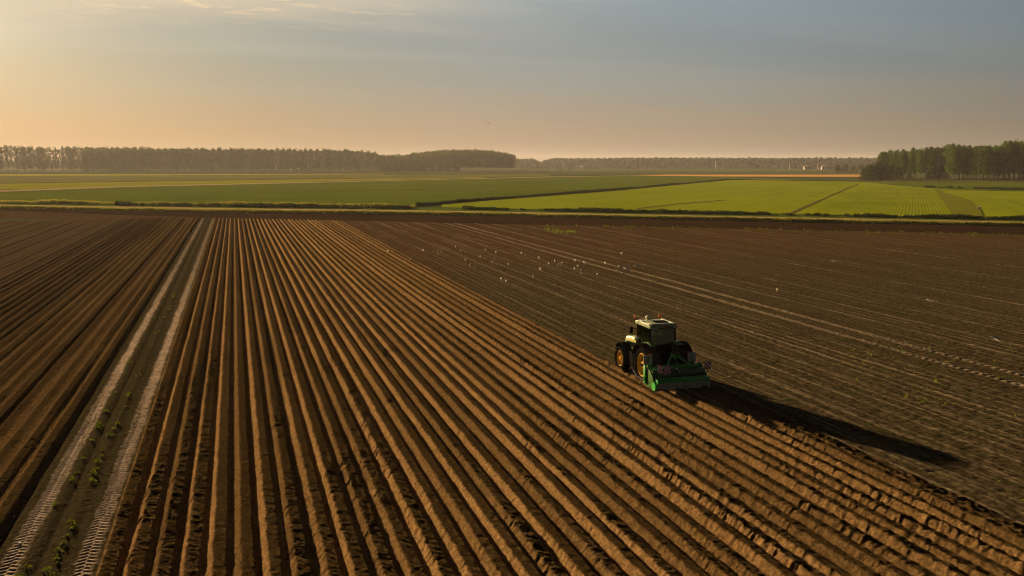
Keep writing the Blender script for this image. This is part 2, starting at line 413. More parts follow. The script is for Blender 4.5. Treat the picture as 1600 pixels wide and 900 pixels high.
def stub_mat():
    m, t, p, o = mat('crusted_soil')
    g = t.new('ShaderNodeNewGeometry').outputs['Position']
    tr = t.new('ShaderNodeAttribute', attribute_name='track').outputs['Fac']
    sp = t.new('ShaderNodeSeparateXYZ'); t.l.new(g, sp.inputs[0])
    n1 = t.noise(g, 0.12, 4, 0.6); n2 = t.noise(t.mapping(g, (1, 0.6, 1)), 4.0, 6, 0.7); n3 = t.noise(t.mapping(g, (1.0, 0.035, 1)), 3.2, 5, 0.65)
    c = t.mix(t.step(n2, 0.3, 0.7), (0.028, 0.023, 0.012), (0.062, 0.050, 0.028))
    c = t.mix(t.math('MULTIPLY', t.step(n3, 0.5, 0.72), 0.55), c, (0.105, 0.082, 0.052))
    # redder bare soil away towards the far right, greener mossy crust close by
    far = t.step(t.math('ADD', sp.outputs[1], t.math('MULTIPLY', t.math('SUBTRACT', n1, 0.5), 60.0)), 70.0, 125.0)
    c = t.mix(t.math('MULTIPLY', far, 0.65), c, t.mix(n2, (0.056, 0.030, 0.015), (0.080, 0.044, 0.022)))
    grn = t.math('MULTIPLY', t.step(t.noise(g, 0.5, 6, 0.7), 0.50, 0.68), t.math('SUBTRACT', 1.0, far))
    c = t.mix(t.math('MULTIPLY', grn, 0.6), c, (0.034, 0.040, 0.010))
    c = t.mix(t.math('MULTIPLY', tr, 0.85), c, (0.20, 0.165, 0.115))
    c = t.mix(1.0, c, t.ramp(t.noise(t.mapping(g, (1, 0.6, 1)), 6.0, 6, 0.75), [(0.36, 0.5), (0.5, 1.0), (0.64, 1.6)]), 'MULTIPLY')
    t.put(p.inputs['Base Color'], c); p.inputs['Roughness'].default_value = 1.0; p.inputs['Specular IOR Level'].default_value = 0.0
    b = t.new('ShaderNodeBump'); b.inputs['Distance'].default_value = 0.08; b.inputs['Strength'].default_value = 0.7
    t.l.new(t.noise(t.mapping(g, (1, 0.7, 1)), 7.0, 7, 0.72), b.inputs['Height']); t.l.new(b.outputs[0], p.inputs['Normal'])
    return m
M_stub = stub_mat()
def build_stub():
    we = RAW_X1 + 0.55
    def kp(X, Y): return (X < 1.15 * Y + 18) & (Y < end_line(X) + 4) & ((X > 19.95) | (Y > 1e9)) & ((Y > RAW_Y - 0.5) | (X > we))
    P = [grid(np.arange(19.9, 72, 0.085), ysteps(13, 60, 0.00005, 0.08), stub_h, kp),
         grid(np.arange(19.9, 120, 0.16), ysteps(60, 120, 0.00008, 0.25), stub_h, kp),
         grid(np.arange(19.9, 300, 0.42), ysteps(120, 205, 0.0001, 0.5), stub_h, kp)]
    V, Q, A = joinm(P)
    o = mesh_np('bare_field', V, Q, mats=[M_stub], attrs=A)
    tag(o, 'dull brown unworked soil with pale wheel lines', 'field', kind='structure')
build_stub()

# ---------------------------------------------------------------- base ground and the far fields
def sheet(name, pts, z, m, label=None, cat=None, kind='structure', thick=None):
    bm = bmesh.new()
    vs = [bm.verts.new((p[0], p[1], z)) for p in pts]
    f = bm.faces.new(vs); bm.normal_update()
    if f.normal.z < 0: f.normal_flip()
    if thick:
        r = bmesh.ops.extrude_face_region(bm, geom=[f]); 
        for v in r['geom']:
            if isinstance(v, bmesh.types.BMVert): v.co.z = z - thick
        bmesh.ops.recalc_face_normals(bm, faces=bm.faces)
    bmesh.ops.triangulate(bm, faces=[f for f in bm.faces if len(f.verts) > 4])
    me = bpy.data.meshes.new(name); bm.to_mesh(me); bm.free(); me.materials.append(m)
    o = bpy.data.objects.new(name, me); C.objects.link(o)
    tag(o, label, cat, kind=kind)
    return o
def crop_mat(name, c1, c2, rot=0.0, row=0.0, rowc=(0.05, 0.035, 0.02), patch=0.0, stretch=(1, 1, 1), bump=0.25, trans=0.0, sc1=0.03):
    m, t, p, o = mat(name)
    g = t.new('ShaderNodeNewGeometry').outputs['Position']
    gr = t.mapping(g, (1, 1, 1), (0, 0, rot))
    n1 = t.noise(t.mapping(gr, stretch), sc1, 6, 0.65); n2 = t.noise(g, 0.9, 6, 0.7)
    c = t.mix(t.ramp(n1, [(0.32, 0.0), (0.68, 1.0)]), c1, c2)
    c = t.mix(t.math('MULTIPLY', t.step(n2, 0.45, 0.75), 0.5), c, tuple(x * 0.6 for x in c1))
    lines = t.noise(t.mapping(gr, (1.0, 0.01, 1)), 0.45, 3, 0.5)
    c = t.mix(t.math('MULTIPLY', t.step(lines, 0.52, 0.72), 0.28), c, tuple(x * 0.62 for x in c1))
    if row:
        sx = t.new('ShaderNodeSeparateXYZ'); t.l.new(gr, sx.inputs[0])
        s = t.math('SINE', t.math('MULTIPLY', sx.outputs[0], 2 * math.pi / row))
        amt = t.math('MULTIPLY', t.step(t.math('ADD', s, t.math('MULTIPLY', t.math('SUBTRACT', n2, 0.5), 1.2)), 0.0, 0.6), patch if patch else 0.5)
        c = t.mix(amt, c, rowc)
    t.put(p.inputs['Base Color'], c); p.inputs['Roughness'].default_value = 1.0; p.inputs['Specular IOR Level'].default_value = 0.0
    b = t.new('ShaderNodeBump'); b.inputs['Distance'].default_value = bump; b.inputs['Strength'].default_value = 0.6
    t.l.new(t.noise(g, 1.3, 6, 0.7), b.inputs['Height']); t.l.new(b.outputs[0], p.inputs['Normal'])
    return m
M_ground = crop_mat('ground_grass', (0.045, 0.06, 0.018), (0.07, 0.085, 0.026), sc1=0.01)
M_dkgreen = crop_mat('sugar_beet_leaf', (0.068, 0.100, 0.009), (0.098, 0.132, 0.013), rot=R(-60), sc1=0.02)
M_bright = crop_mat('young_crop', (0.150, 0.200, 0.006), (0.215, 0.265, 0.009), rot=R(39.8), sc1=0.03, stretch=(1, 0.4, 1))
M_rows = crop_mat('ridged_crop', (0.150, 0.200, 0.006), (0.215, 0.265, 0.009), rot=R(39.8), row=0.75, patch=0.34, rowc=(0.05, 0.045, 0.012))
M_yell = crop_mat('yellow_crop', (0.17, 0.19, 0.012), (0.22, 0.225, 0.018), sc1=0.02)
M_olive = crop_mat('olive_crop', (0.10, 0.11, 0.028), (0.13, 0.135, 0.036), sc1=0.015)
M_wedge = crop_mat('thin_crop', (0.130, 0.150, 0.012), (0.17, 0.19, 0.014), rot=R(39.8), row=0.75, patch=0.5, rowc=(0.055, 0.040, 0.018), sc1=0.1, bump=0.1)
M_mid = crop_mat('mid_crop', (0.055, 0.090, 0.014), (0.085, 0.125, 0.020), sc1=0.012)
M_gold = crop_mat('ripe_barley', (0.50, 0.27, 0.09), (0.58, 0.33, 0.12), sc1=0.02)
M_path = crop_mat('dry_path', (0.26, 0.20, 0.11), (0.34, 0.26, 0.15), sc1=0.1, bump=0.05)
M_dark = crop_mat('dark_headland', (0.026, 0.015, 0.008), (0.038, 0.022, 0.012), rot=0, sc1=0.05, stretch=(0.2, 1, 1), bump=0.05)
M_ditch = crop_mat('ditch_dark', (0.020, 0.026, 0.008), (0.030, 0.038, 0.012), sc1=0.05, bump=0.2)  # very dark green tone for the ditch strips
M_brownrow = crop_mat('bare_strip', (0.085, 0.080, 0.020), (0.125, 0.110, 0.030), sc1=0.1, bump=0.1)

sheet('ground', [(-3450, -3450), (3450, -3450), (3450, 3450), (-3450, 3450)], 0.0, M_ground, 'flat farmland reaching to the horizon', 'ground')
def PX(*pts): return [G(*p) for p in pts]
def RAG(amp, n, *pts):
    out = []; r = random.Random(len(pts) * 7 + n)
    for i in range(len(pts)):
        a, b = pts[i], pts[(i + 1) % len(pts)]
        for j in range(n):
            f = j / n; out.append(G(a[0] + (b[0] - a[0]) * f + r.uniform(-1, 1) * amp[0], a[1] + (b[1] - a[1]) * f + r.uniform(-1, 1) * amp[1]))
    return out
sheet('near_soil_ground', [(-70, -30), (320, -30), (320, 60), (-70, 60)], -0.0 + 0.004, M_stub, 'bare soil around the ridged land', 'ground')
# headland soil strip, along the verge
sheet('headland_strip', PX((-400, 323), (0, 329), (200, 337), (420, 342.5), (800, 351), (1200, 358.5), (1700, 369), (2300, 380), (2300, 360), (1600, 352), (1200, 345), (800, 336.5), (400, 331), (0, 324.2), (-400, 318)), 0.06, M_dark, 'dark turned soil headland before the grass verge', 'field')
sheet('field_margin', [G(-400, 338), G(0, 342), G(540, 352), G(1200, 366), G(2300, 392), G(2300, 380), G(1700, 369), G(1200, 358.5), G(800, 351), G(420, 342.5), G(200, 337), G(0, 329), G(-400, 323)], 0.012, M_stub, 'bare soil at the end of the ridges', 'field')
# verge with a farm track in it
def LY(x): return float(np.interp(x, [-400, 0, 200, 420, 650, 800, 1000, 1200, 1400, 1600, 2300], [311.5, 317, 319.5, 322.5, 325, 328, 332, 335.5, 339.5, 343.5, 358]))   # far side of the verge
def NY(x): return float(np.interp(x, [-400, 0, 200, 420, 650, 800, 1000, 1200, 1400, 1600, 2300], [319.5, 325.5, 329.5, 333, 335.5, 338, 342, 346, 350, 354, 368]))   # near side
vx = list(range(-400, 2301, 100))
sheet('grass_verge', [G(x, NY(x)) for x in vx] + [G(x, LY(x) - 1) for x in reversed(vx)], 0.10, M_mid, 'rough grass verge along the farm track', 'verge')
sheet('farm_track', [G(x, LY(x) + (NY(x) - LY(x)) * 0.60) for x in vx] + [G(x, LY(x) + (NY(x) - LY(x)) * 0.40) for x in reversed(vx)], 0.13, M_path, 'pale dry farm track in the grass verge', 'track')
# fields beyond
sheet('dark_green_field', PX(*[(x, LY(x) - 1.5) for x in (-400, 0, 200, 420, 640)], (655, 322), (800, 309.5), (960, 297.5), (1136, 280.5), (1180, 277.5), (1000, 273.6), (860, 276.4), (540, 283.8), (200, 291.5), (0, 299), (-400, 310)), 0.10, M_dkgreen, 'dark green low crop beyond the left verge', 'field')
sheet('bright_green_field', PX(*[(x, LY(x) - 1.5) for x in (690, 800, 1000, 1200, 1400, 1600, 2300)], (2300, 318), (1600, 299.5), (1500, 297.5), (1400, 290), (1345, 284), (1180, 279), (1140, 281.5), (960, 298.5), (800, 311), (690, 320)), 0.10, M_bright, 'bright yellow green crop beyond the right verge', 'field')
sheet('crop_rows', PX((1268, 335.4), (1360, 337.5), (1500, 340.3), (1483, 318), (1465, 298), (1390, 294), (1340, 298)), 0.14, M_rows, 'young green crop in straight ridged rows', 'field')
sheet('bare_track_patch', RAG((1.6, 0.3), 9, (1492, 340), (1538, 340.8), (1528, 322), (1512, 312), (1480, 303), (1466, 296), (1460, 296), (1470, 312)), 0.18, M_wedge, 'brown bare wedge in the bright crop', 'field')
sheet('crop_lane', RAG((0.8, 0.15), 14, (1229, 335), (1236, 335.2), (1343, 287.5), (1340, 287.5)), 0.16, M_brownrow, 'faint brown wheel lane through the bright crop', 'track')
sheet('faint_crop_lane', RAG((1.5, 0.25), 6, (1000, 327), (1060, 320), (1140, 313.5), (1140, 312.5), (1056, 319), (990, 327)), 0.16, M_brownrow, 'narrow brown lane in the middle of the bright crop', 'track')
sheet('yellow_green_strip', PX((-400, 306), (0, 296.5), (300, 289.5), (540, 283), (760, 277.6), (760, 276.8), (540, 279.6), (300, 283), (0, 287.2), (-400, 293)), 0.12, M_yell, 'bright yellow green strip of crop on the left', 'field')
sheet('olive_strip', PX((-400, 292), (0, 286.2), (300, 282.2), (540, 279.0), (860, 275.8), (860, 272.6), (540, 273.4), (0, 276), (-400, 278)), 0.11, M_olive, 'dull olive strip of crop on the left', 'field')
sheet('golden_strip', PX((-400, 277.5), (0, 275.6), (300, 274.2), (600, 272.6), (600, 271.6), (300, 272), (0, 272.2), (-400, 272.4)), 0.13, M_yell, 'golden strip of crop before the left trees', 'field')
sheet('field_path', PX((-400, 312), (0, 300.3), (200, 292.7), (540, 284.6), (860, 277), (980, 275), (980, 274.6), (860, 276.2), (540, 283.6), (200, 291), (0, 297.6), (-400, 307.5)), 0.16, M_path, 'pale path between the dark and the bright strips', 'path')
sheet('barley_strip', PX((980, 274.3), (1120, 276.2), (1347, 276.8), (1347, 273.2), (1120, 273.2), (1040, 273.2)), 0.3, M_gold, 'golden ripe strip of barley', 'field')
sheet('meadow', PX((1350, 284.5), (1400, 289.5), (1500, 297), (1600, 299), (2300, 317), (2300, 288), (1600, 283.5), (1400, 281.5)), 0.14, M_dkgreen, 'dark green meadow before the right trees', 'field')
sheet('rough_margin', PX((1380, 284), (1600, 285.5), (2300, 290), (2300, 284.8), (1600, 280.5), (1380, 280.2)), 0.18, M_brownrow, 'brown rough grass at the foot of the poplars', 'verge')
# ditch lines
sheet('ditch', RAG((1.5, 0.3), 8, (652, 322.6), (800, 310.4), (960, 298.2), (1138, 281.2), (1136, 280.2), (958, 296.6), (798, 308.4), (644, 321.6)), 0.17, M_ditch, 'dark ditch between the two green fields', 'ditch')
sheet('far_ditch', PX((1136, 281.2), (1345, 284.2), (1345, 283.2), (1136, 279.9)), 0.17, M_ditch, 'dark ditch behind the bright field', 'ditch')
# ---------------------------------------------------------------- trees and plants
M_pop_far = leafy('poplar_leaf', (0.030, 0.040, 0.014), (0.050, 0.064, 0.020), trans=0.30)
M_pop_near = leafy('near_poplar_leaf', (0.034, 0.060, 0.009), (0.070, 0.108, 0.014), trans=0.40)
M_bush = leafy('bush_leaf', (0.018, 0.026, 0.009), (0.032, 0.042, 0.013), trans=0.2)
M_wood = leafy('far_wood_leaf', (0.030, 0.045, 0.024), (0.045, 0.060, 0.030), scale=0.02, trans=0.2)
M_bark = simple('bark', (0.075, 0.060, 0.045), rough=0.9, var=0.3, scale=3, bump=0.02)
M_weed = leafy('weed_leaf', (0.055, 0.080, 0.010), (0.09, 0.115, 0.014), scale=4, trans=0.4)
M_reed = leafy('reed_leaf', (0.09, 0.095, 0.03), (0.15, 0.145, 0.05), scale=0.3, trans=0.4)
M_hedge = leafy('hedge_leaf', (0.020, 0.028, 0.007), (0.040, 0.050, 0.012), scale=0.3, trans=0.2)

def leaf_cloud(P, Nrm, size, rng, aspect=0.7):
    """P (n,3) centres; returns two-triangle leaf faces turned at random"""
    n = len(P)
    a = rng.normal(size=(n, 3)); a /= np.linalg.norm(a, axis=1)[:, None]
    if Nrm is not None:
        a = a * 0.75 + Nrm; a /= np.linalg.norm(a, axis=1)[:, None]
    b = rng.normal(size=(n, 3)); u = np.cross(a, b); u /= np.linalg.norm(u, axis=1)[:, None]
    v = np.cross(a, u)
    s = (size * rng.uniform(0.55, 1.35, n))[:, None]
    u *= s; v *= s * aspect
    V = np.stack([P - u, P - v * 0.8, P + u, P + v * 0.8], 1).reshape(-1, 3)
    Q = np.arange(4 * n).reshape(-1, 4)
    return V, Q
def tree_mesh_data(h, wid, crown0, nclump, nleaf, lsize, seed, shape='poplar'):
    rng = np.random.default_rng(seed)
    Ps = []; Ns = []
    for i in range(nclump):
        f = (i + rng.uniform(0, 1)) / nclump
        z = h * (crown0 + (0.97 - crown0) * f)
        if shape == 'poplar': rr = wid * 0.5 * (min(1, (f + 0.12) * 3.0) ** 0.6) * (1 - max(0, (f - 0.72) / 0.28) ** 2.2 * 0.62)
        elif shape == 'round': rr = wid * 0.5 * math.sqrt(max(0.05, 1 - (2 * f - 1) ** 2))
        else: rr = wid * 0.5 * (1 - f ** 3)
        ang = rng.uniform(0, 2 * math.pi); q = rr * rng.uniform(0.25, 0.85)
        c = np.array([q * math.cos(ang), q * math.sin(ang), z])
        cr = wid * rng.uniform(0.16, 0.27)
        m = max(6, int(nleaf / nclump * rng.uniform(0.6, 1.4)))
        d = rng.normal(size=(m, 3)); d /= np.linalg.norm(d, axis=1)[:, None]
        rad = cr * rng.uniform(0.55, 1.05, m)[:, None]
        Ps.append(c + d * rad * np.array([1, 1, 1.25])); Ns.append(d)
    P = np.concatenate(Ps); N = np.concatenate(Ns)
    P[:, 2] = np.maximum(P[:, 2], h * crown0 * 0.7)
    return leaf_cloud(P, N, lsize, rng)
def tube(pts, rads, n=6):
    V = []; Q = []
    for i, (p, r) in enumerate(zip(pts, rads)):
        p = Vector(p)
        d = (Vector(pts[min(i + 1, len(pts) - 1)]) - Vector(pts[max(i - 1, 0)])).normalized()
        a = d.orthogonal().normalized(); b = d.cross(a)
        for k in range(n):
            t = 2 * math.pi * k / n
            V.append(p + a * (r * math.cos(t)) + b * (r * math.sin(t)))
    for i in range(len(pts) - 1):
        for k in range(n): Q.append((i * n + k, i * n + (k + 1) % n, (i + 1) * n + (k + 1) % n, (i + 1) * n + k))
    return [tuple(v) for v in V], Q
def trunk_mesh(h, r, seed, limbs=7, top=0.85):
    rng = random.Random(seed); V = []; Q = []
    def add(pts, rads):
        v, q = tube(pts, rads); n = len(V); V.extend(v); Q.extend([tuple(i + n for i in f) for f in q])
    lean = rng.uniform(-0.02, 0.02) * h
    add([(0, 0, -0.3), (0, 0, h * 0.1), (lean * 0.4, 0, h * 0.45), (lean, 0, h * top)], [r * 1.25, r, r * 0.65, r * 0.12])
    for i in range(limbs):
        z = h * (0.22 + 0.5 * i / limbs); a = rng.uniform(0, 6.28); L = h * rng.uniform(0.08, 0.16)
        add([(0, 0, z), (math.cos(a) * L * 0.5, math.sin(a) * L * 0.5, z + L * 0.6), (math.cos(a) * L * 0.8, math.sin(a) * L * 0.8, z + L * 1.5)], [r * 0.4, r * 0.25, r * 0.06])
    return V, Q
def make_tree(name, h, wid, crown0, nclump, nleaf, lsize, seed, m, shape='poplar', r=None):
    root = empty(name)
    V, Q = trunk_mesh(h, r or h * 0.011, seed)
    mesh_np('trunk', V, Q, mats=[M_bark], parent=root)
    V, Q = tree_mesh_data(h, wid, crown0, nclump, nleaf, lsize, seed, shape)
    mesh_np('crown', V, Q, mats=[m], smooth=False, parent=root)
    return root
def plant(protos, used, i, loc, rz, s, label, cat, group):
    p = protos[i % len(protos)]
    if p.name in used: o = copy_tree(p)
    else: o = p; used.add(p.name)
    o.location = loc; o.rotation_euler = (0, 0, rz); o.scale = s if hasattr(s, '__len__') else (s, s, s)
    tag(o, label, cat, group)
    return o

rng = random.Random(4)
# the long poplar belt on the left, three rows deep
protos = [make_tree('poplar_tree', 34, 11.0, 0.14, 36, 950, 1.05, 100 + k, M_pop_far) for k in range(5)]
thin = [make_tree('poplar_tree', 34, 10.0, 0.16, 26, 430, 1.0, 120 + k, M_pop_far) for k in range(3)]
used = set()
P0, P1 = G(-90, 268.6), G(592, 267.6)
L = (P1 - P0).length; dr = (P1 - P0).normalized(); nr = Vector((-dr.y, dr.x, 0))
def px_of(p):
    X, Y, Z = p.x, p.y, p.z - H
    x = X * math.cos(YAW) - Y * math.sin(YAW); y = X * math.sin(YAW) + Y * math.cos(YAW)
    d = y * math.cos(PITCH) - Z * math.sin(PITCH); up = y * math.sin(PITCH) + Z * math.cos(PITCH)
    return CX + F * x / d, CY - F * up / d
for row in range(2):
    n = int(L / (8.4 if row == 0 else 11))
    for i in range(n):
        f = (i + 0.5 * (row % 2) + rng.uniform(-0.12, 0.12)) / n
        p = P0 + dr * (L * f) + nr * (row * 12 + rng.uniform(-1, 1))
        x = px_of(p)[0]
        if x > 592: continue
        top = np.interp(x, [-260, 0, 140, 400, 560, 590], [232, 229.5, 231, 233.5, 235, 238])
        hh = (H + (256 - top) * p.y / math.cos(0) / F * 1.0)
        d = p.x * math.sin(YAW) + p.y * math.cos(YAW)
        hh = H + (256 - top) * d / F
        s = hh / 34 * rng.uniform(0.95, 1.04)
        pr = thin if (x < 132 and rng.random() < 0.65) or (x > 545 and rng.random() < 0.5) else protos
        plant(pr, used, rng.randrange(9), p, rng.uniform(0, 6.28), (s * rng.uniform(0.9, 1.1), s, s),
              'tall slender poplar in the long hazy belt along the left horizon', 'tree', 'poplars of the long left belt')
# lower trees between the belt and the grove
low = [make_tree('field_tree', 22, 11, 0.10, 30, 700, 0.95, 140 + k, M_pop_far, 'round') for k in range(3)]
used = set()
for i in range(22):
    x = 592 + i * 3.1 + rng.uniform(-1, 1); p = G(x, 267.6 - rng.uniform(0, 0.5))
    d = p.x * math.sin(YAW) + p.y * math.cos(YAW)
    top = 243 - (2.5 if x > 640 else 0) + rng.uniform(-1.5, 1.5); s = (H + (256 - top) * d / F) / 22
    plant(low, used, i, p, rng.uniform(0, 6.28), s, 'lower tree in the dip between the long left belt and the domed grove', 'tree', 'lower trees between belt and grove')
bushp = [make_tree('willow_bush', 9, 14, 0.02, 30, 600, 0.75, 150 + k, M_bush, 'dome', r=0.2) for k in range(3)]
used = set()
for i, x in enumerate([606, 618, 629, 641, 652, 661, 674, 688, 701, 712]):
    s = 1.0 if x > 660 or x < 625 else 1.35
    plant(bushp, used, i, G(x, 268.0), rng.uniform(0, 6), s * rng.uniform(0.9, 1.15), 'dark low bush at the foot of the trees in the middle of the horizon', 'bush', 'bushes at the foot of the grove')
# domed grove
grove = [make_tree('poplar_tree', 32, 10, 0.20, 34, 900, 0.95, 160 + k, M_pop_far) for k in range(4)]
used = set()
for row in range(2):
    for i in range(30):
        x = 652 + i * 5.2 + (row % 2) * 2.6 + rng.uniform(-0.8, 0.8)
        if x > 804: continue
        p = G(x, 267.2 - row * 0.11)
        d = p.x * math.sin(YAW) + p.y * math.cos(YAW)
        top = np.interp(x, [650, 664, 685, 740, 770, 790, 804], [240.5, 238, 235.2, 234.6, 236, 239, 243.5]); s = (H + (256 - top) * d / F) / 32
        plant(grove, used, rng.randrange(4), p, rng.uniform(0, 6.28), s * rng.uniform(0.97, 1.03), 'tall tree of the domed grove in the middle of the horizon', 'tree', 'trees of the domed grove')
# far wood along the whole horizon
def wood(name, x0, x1, dist, tops, label, n=9000, depth=120, size=3.6, step=1.0, zlow=0.0, m=None):
    g = np.random.default_rng(int(x0) + 700)
    xs = g.uniform(x0, x1, n)
    P = []
    for x in xs:
        top = np.interp(x, tops[0], tops[1]) + 0.55 * math.sin(x * 1.9) + 0.5 * math.sin(x * 0.61 + 1)
        a = GD(x, top, dist); dd = g.uniform(0, depth)
        hh = max(3, a.z) * (1 - 0.10 * g.random() ** 2)
        z = hh * (zlow + (1 - zlow) * (1 - g.random() ** 1.5))
        b = GD(x, 262, dist + dd); P.append((b.x, b.y, z))
    V, Q = leaf_cloud(np.array(P), None, size, g, 0.9)
    o = mesh_np(name, V, Q, mats=[m or M_wood], smooth=False)
    return tag(o, label, 'woods', kind='stuff')
wood('far_woods', 805, 1420, 2250, ([805, 836, 840, 845, 855, 866, 880, 886, 900, 1000, 1100, 1200, 1300, 1420], [249.5, 249, 253, 254, 250, 248, 247.6, 249, 248.2, 247.4, 247.6, 248, 247.6, 248]), 'long low hazy wood on the far horizon', n=16000)
wood('far_woods_behind_belt', -300, 805, 2500, ([-300, 805], [252, 250]), 'hazy wood glimpsed behind the left belt', n=9000, size=4.5)
wood('far_woods_behind_poplars', 1420, 2200, 2250, ([1420, 2200], [248, 247]), 'hazy wood behind the right poplars', n=9000, size=4.5)
wood('belt_woods', 128, 596, 1460, ([128, 140, 400, 560, 590, 596], [233, 232, 234.5, 236.5, 240, 244]), 'dense mass of the left belt behind its front rows', n=14000, size=1.5, depth=50, m=M_pop_far)
wood('grove_woods', 655, 802, 1440, ([655, 668, 685, 740, 770, 790, 802], [243, 239.5, 237, 236.5, 238, 241, 247]), 'dense inside of the domed grove', n=5000, size=1.5, depth=50, zlow=0.25, m=M_pop_far)
# small single trees in the plain
singl = [make_tree('field_tree', 10, 8, 0.15, 16, 320, 0.7, 180 + k, M_pop_far, 'round') for k in range(4)]
used = set()
for i, (x, yb, hpx) in enumerate([(813, 264.2, 4), (827, 264, 4), (849, 264.3, 4.5), (856, 264, 3.5), (864, 264.3, 5), (880, 264, 6), (902, 264, 6), (913, 263.8, 4), (929, 263.6, 5), (944, 263.6, 5), (950, 263.6, 4), (977, 263.6, 4), (994, 263.6, 3.5),
        (1032, 264, 7), (1050, 264, 5), (1055, 264, 5), (1060, 264, 4), (1102, 264, 5), (1138, 264, 5), (1150, 264, 6), (1156, 264, 5), (1192, 264.2, 6), (1205, 264, 4), (1212, 264, 5), (1234, 264, 6), (1245, 264, 5), (1281, 264, 6)]):
    p = G(x, yb); d = p.x * math.sin(YAW) + p.y * math.cos(YAW)
    plant(singl, used, i, p, rng.uniform(0, 6), hpx * d / F / 10 * 1.15, 'small round tree standing alone in front of the far wood', 'tree', 'small trees on the far plain')
for i, (x, hpx, lab) in enumerate([(875, 7.5, 'largest of the lone bushy trees on the far plain'), (891, 7, 'lone bushy tree just right of the largest one on the far plain')]):
    p = G(x, 267.5); d = p.x * math.sin(YAW) + p.y * math.cos(YAW)
    plant(singl, used, i, p, 1 + i, hpx * d / F / 10 * 1.2, lab, 'tree', None)
# far farm
M_wall = simple('white_wall', (0.38, 0.36, 0.33), rough=0.9, spec=0.0)
M_tile = simple('roof_tile', (0.16, 0.10, 0.08), rough=0.8)
M_steel = simple('pale_steel', (0.3, 0.3, 0.29), rough=0.5)
M_winglass = simple('dark_window', (0.03, 0.035, 0.04), rough=0.2)
def box_vq(x0, x1, y0, y1, z0, z1):
    V = [(x0, y0, z0), (x1, y0, z0), (x1, y1, z0), (x0, y1, z0), (x0, y0, z1), (x1, y0, z1), (x1, y1, z1), (x0, y1, z1)]
    return V, [(0, 3, 2, 1), (4, 5, 6, 7), (0, 1, 5, 4), (1, 2, 6, 5), (2, 3, 7, 6), (3, 0, 4, 7)]
def farmhouse(x, w, label):
    p = G(x, 265.2); b = empty('farmhouse', p, -YAW)
    V, Q = box_vq(-w / 2, w / 2, -4, 4, 0, 4.2); mesh_np('wall', V, Q, mats=[M_wall], smooth=False, parent=b)
    V = [(-w / 2 - .4, -4.5, 4.1), (w / 2 + .4, -4.5, 4.1), (w / 2 + .4, 4.5, 4.1), (-w / 2 - .4, 4.5, 4.1), (-w / 2 - .4, 0, 8), (w / 2 + .4, 0, 8)]
    mesh_np('roof', V, [(0, 1, 5, 4), (2, 3, 4, 5), (0, 3, 2, 1)], [(0, 4, 3), (1, 2, 5)], mats=[M_tile], smooth=False, parent=b)
    for i in range(int(w / 4)):
        V, Q = box_vq(-w / 2 + 1.5 + i * 4, -w / 2 + 3 + i * 4, -4.08, -3.9, 1.2, 2.8); mesh_np('window', V, Q, mats=[M_winglass], smooth=False, parent=b)
    tag(b, label, 'house')
farmhouse(1294, 26, 'long white farmhouse just left of the dark bushes on the far plain')
farmhouse(1307, 13, 'short white farmhouse nearest the dark bushes on the far plain')
farmhouse(1262, 14, 'white farmhouse left of the others beside a small tree')
def mast(x, hh, label):
    p = G(x, 264.4); r = empty('mast', p)
    V, Q = tube([(0, 0, 0), (0, 0, hh * .5), (0, 0, hh)], [0.8, 0.6, 0.35], 8); mesh_np('pole', V, Q, mats=[M_steel], parent=r)
    V, Q = tube([(-1.2, 0, hh * 0.93), (1.2, 0, hh * 0.93)], [0.2, 0.2], 6); mesh_np('crossbar', V, Q, mats=[M_steel], parent=r)
    tag(r, label, 'mast')
mast(1278, 17, 'pale mast beside the long white farmhouse')
mast(1118, 17, 'pale mast rising before the far wood left of the farm')
mast(1234, 15, 'pale mast behind small trees left of the farmhouses')
# right: poplars
near = [make_tree('poplar_tree', 24, 6.4, 0.21, 46, 2600, 0.42, 200 + k, M_pop_near) for k in range(6)]
used = set()
def rtop(x): return float(np.interp(x, [1370, 1378, 1410, 1436, 1450, 1480, 1500, 1540, 1562, 1572, 1583, 1600, 1900], [238, 236, 235, 233, 230, 228, 230, 230.5, 230, 222, 223, 226, 214]))
k = 0
for row, (yb, x0, dx) in enumerate([(282.6, 1489, 7.6), (281.4, 1484, 6.2), (279.4, 1376, 7.6), (278.2, 1374, 8.4)]):
    x = x0
    while x < 1655:
        xx = x + rng.uniform(-1.2, 1.2); p = G(xx, yb + rng.uniform(-0.25, 0.25))
        d = p.x * math.sin(YAW) + p.y * math.cos(YAW)
        top = rtop(xx) + rng.choice((-2.2, -0.8, 0.3, 1.2, 2.2, 3.4)) + rng.uniform(-0.6, 0.6); hh = H + (256 - top) * d / F; s = hh / 24
        plant(near, used, rng.randrange(6), p, rng.uniform(0, 6.28), (s * rng.uniform(0.85, 1.2),) * 2 + (s,),
              ['front row poplar with bare lower trunk on the right edge', 'second row poplar with bare lower trunk on the right edge', 'tall poplar inside the right grove behind the trunk rows', 'rearmost poplar of the right grove against the sky'][row],
              'tree', ['front row of the right poplars', 'second row of the right poplars', 'inner poplars of the right grove', 'rear poplars of the right grove'][row])
        x += dx * rng.uniform(0.85, 1.15)
bushn = [make_tree('willow_bush', 9, 10, 0.01, 40, 1500, 0.38, 230 + k, M_bush, 'dome', r=0.15) for k in range(3)]
used = set()
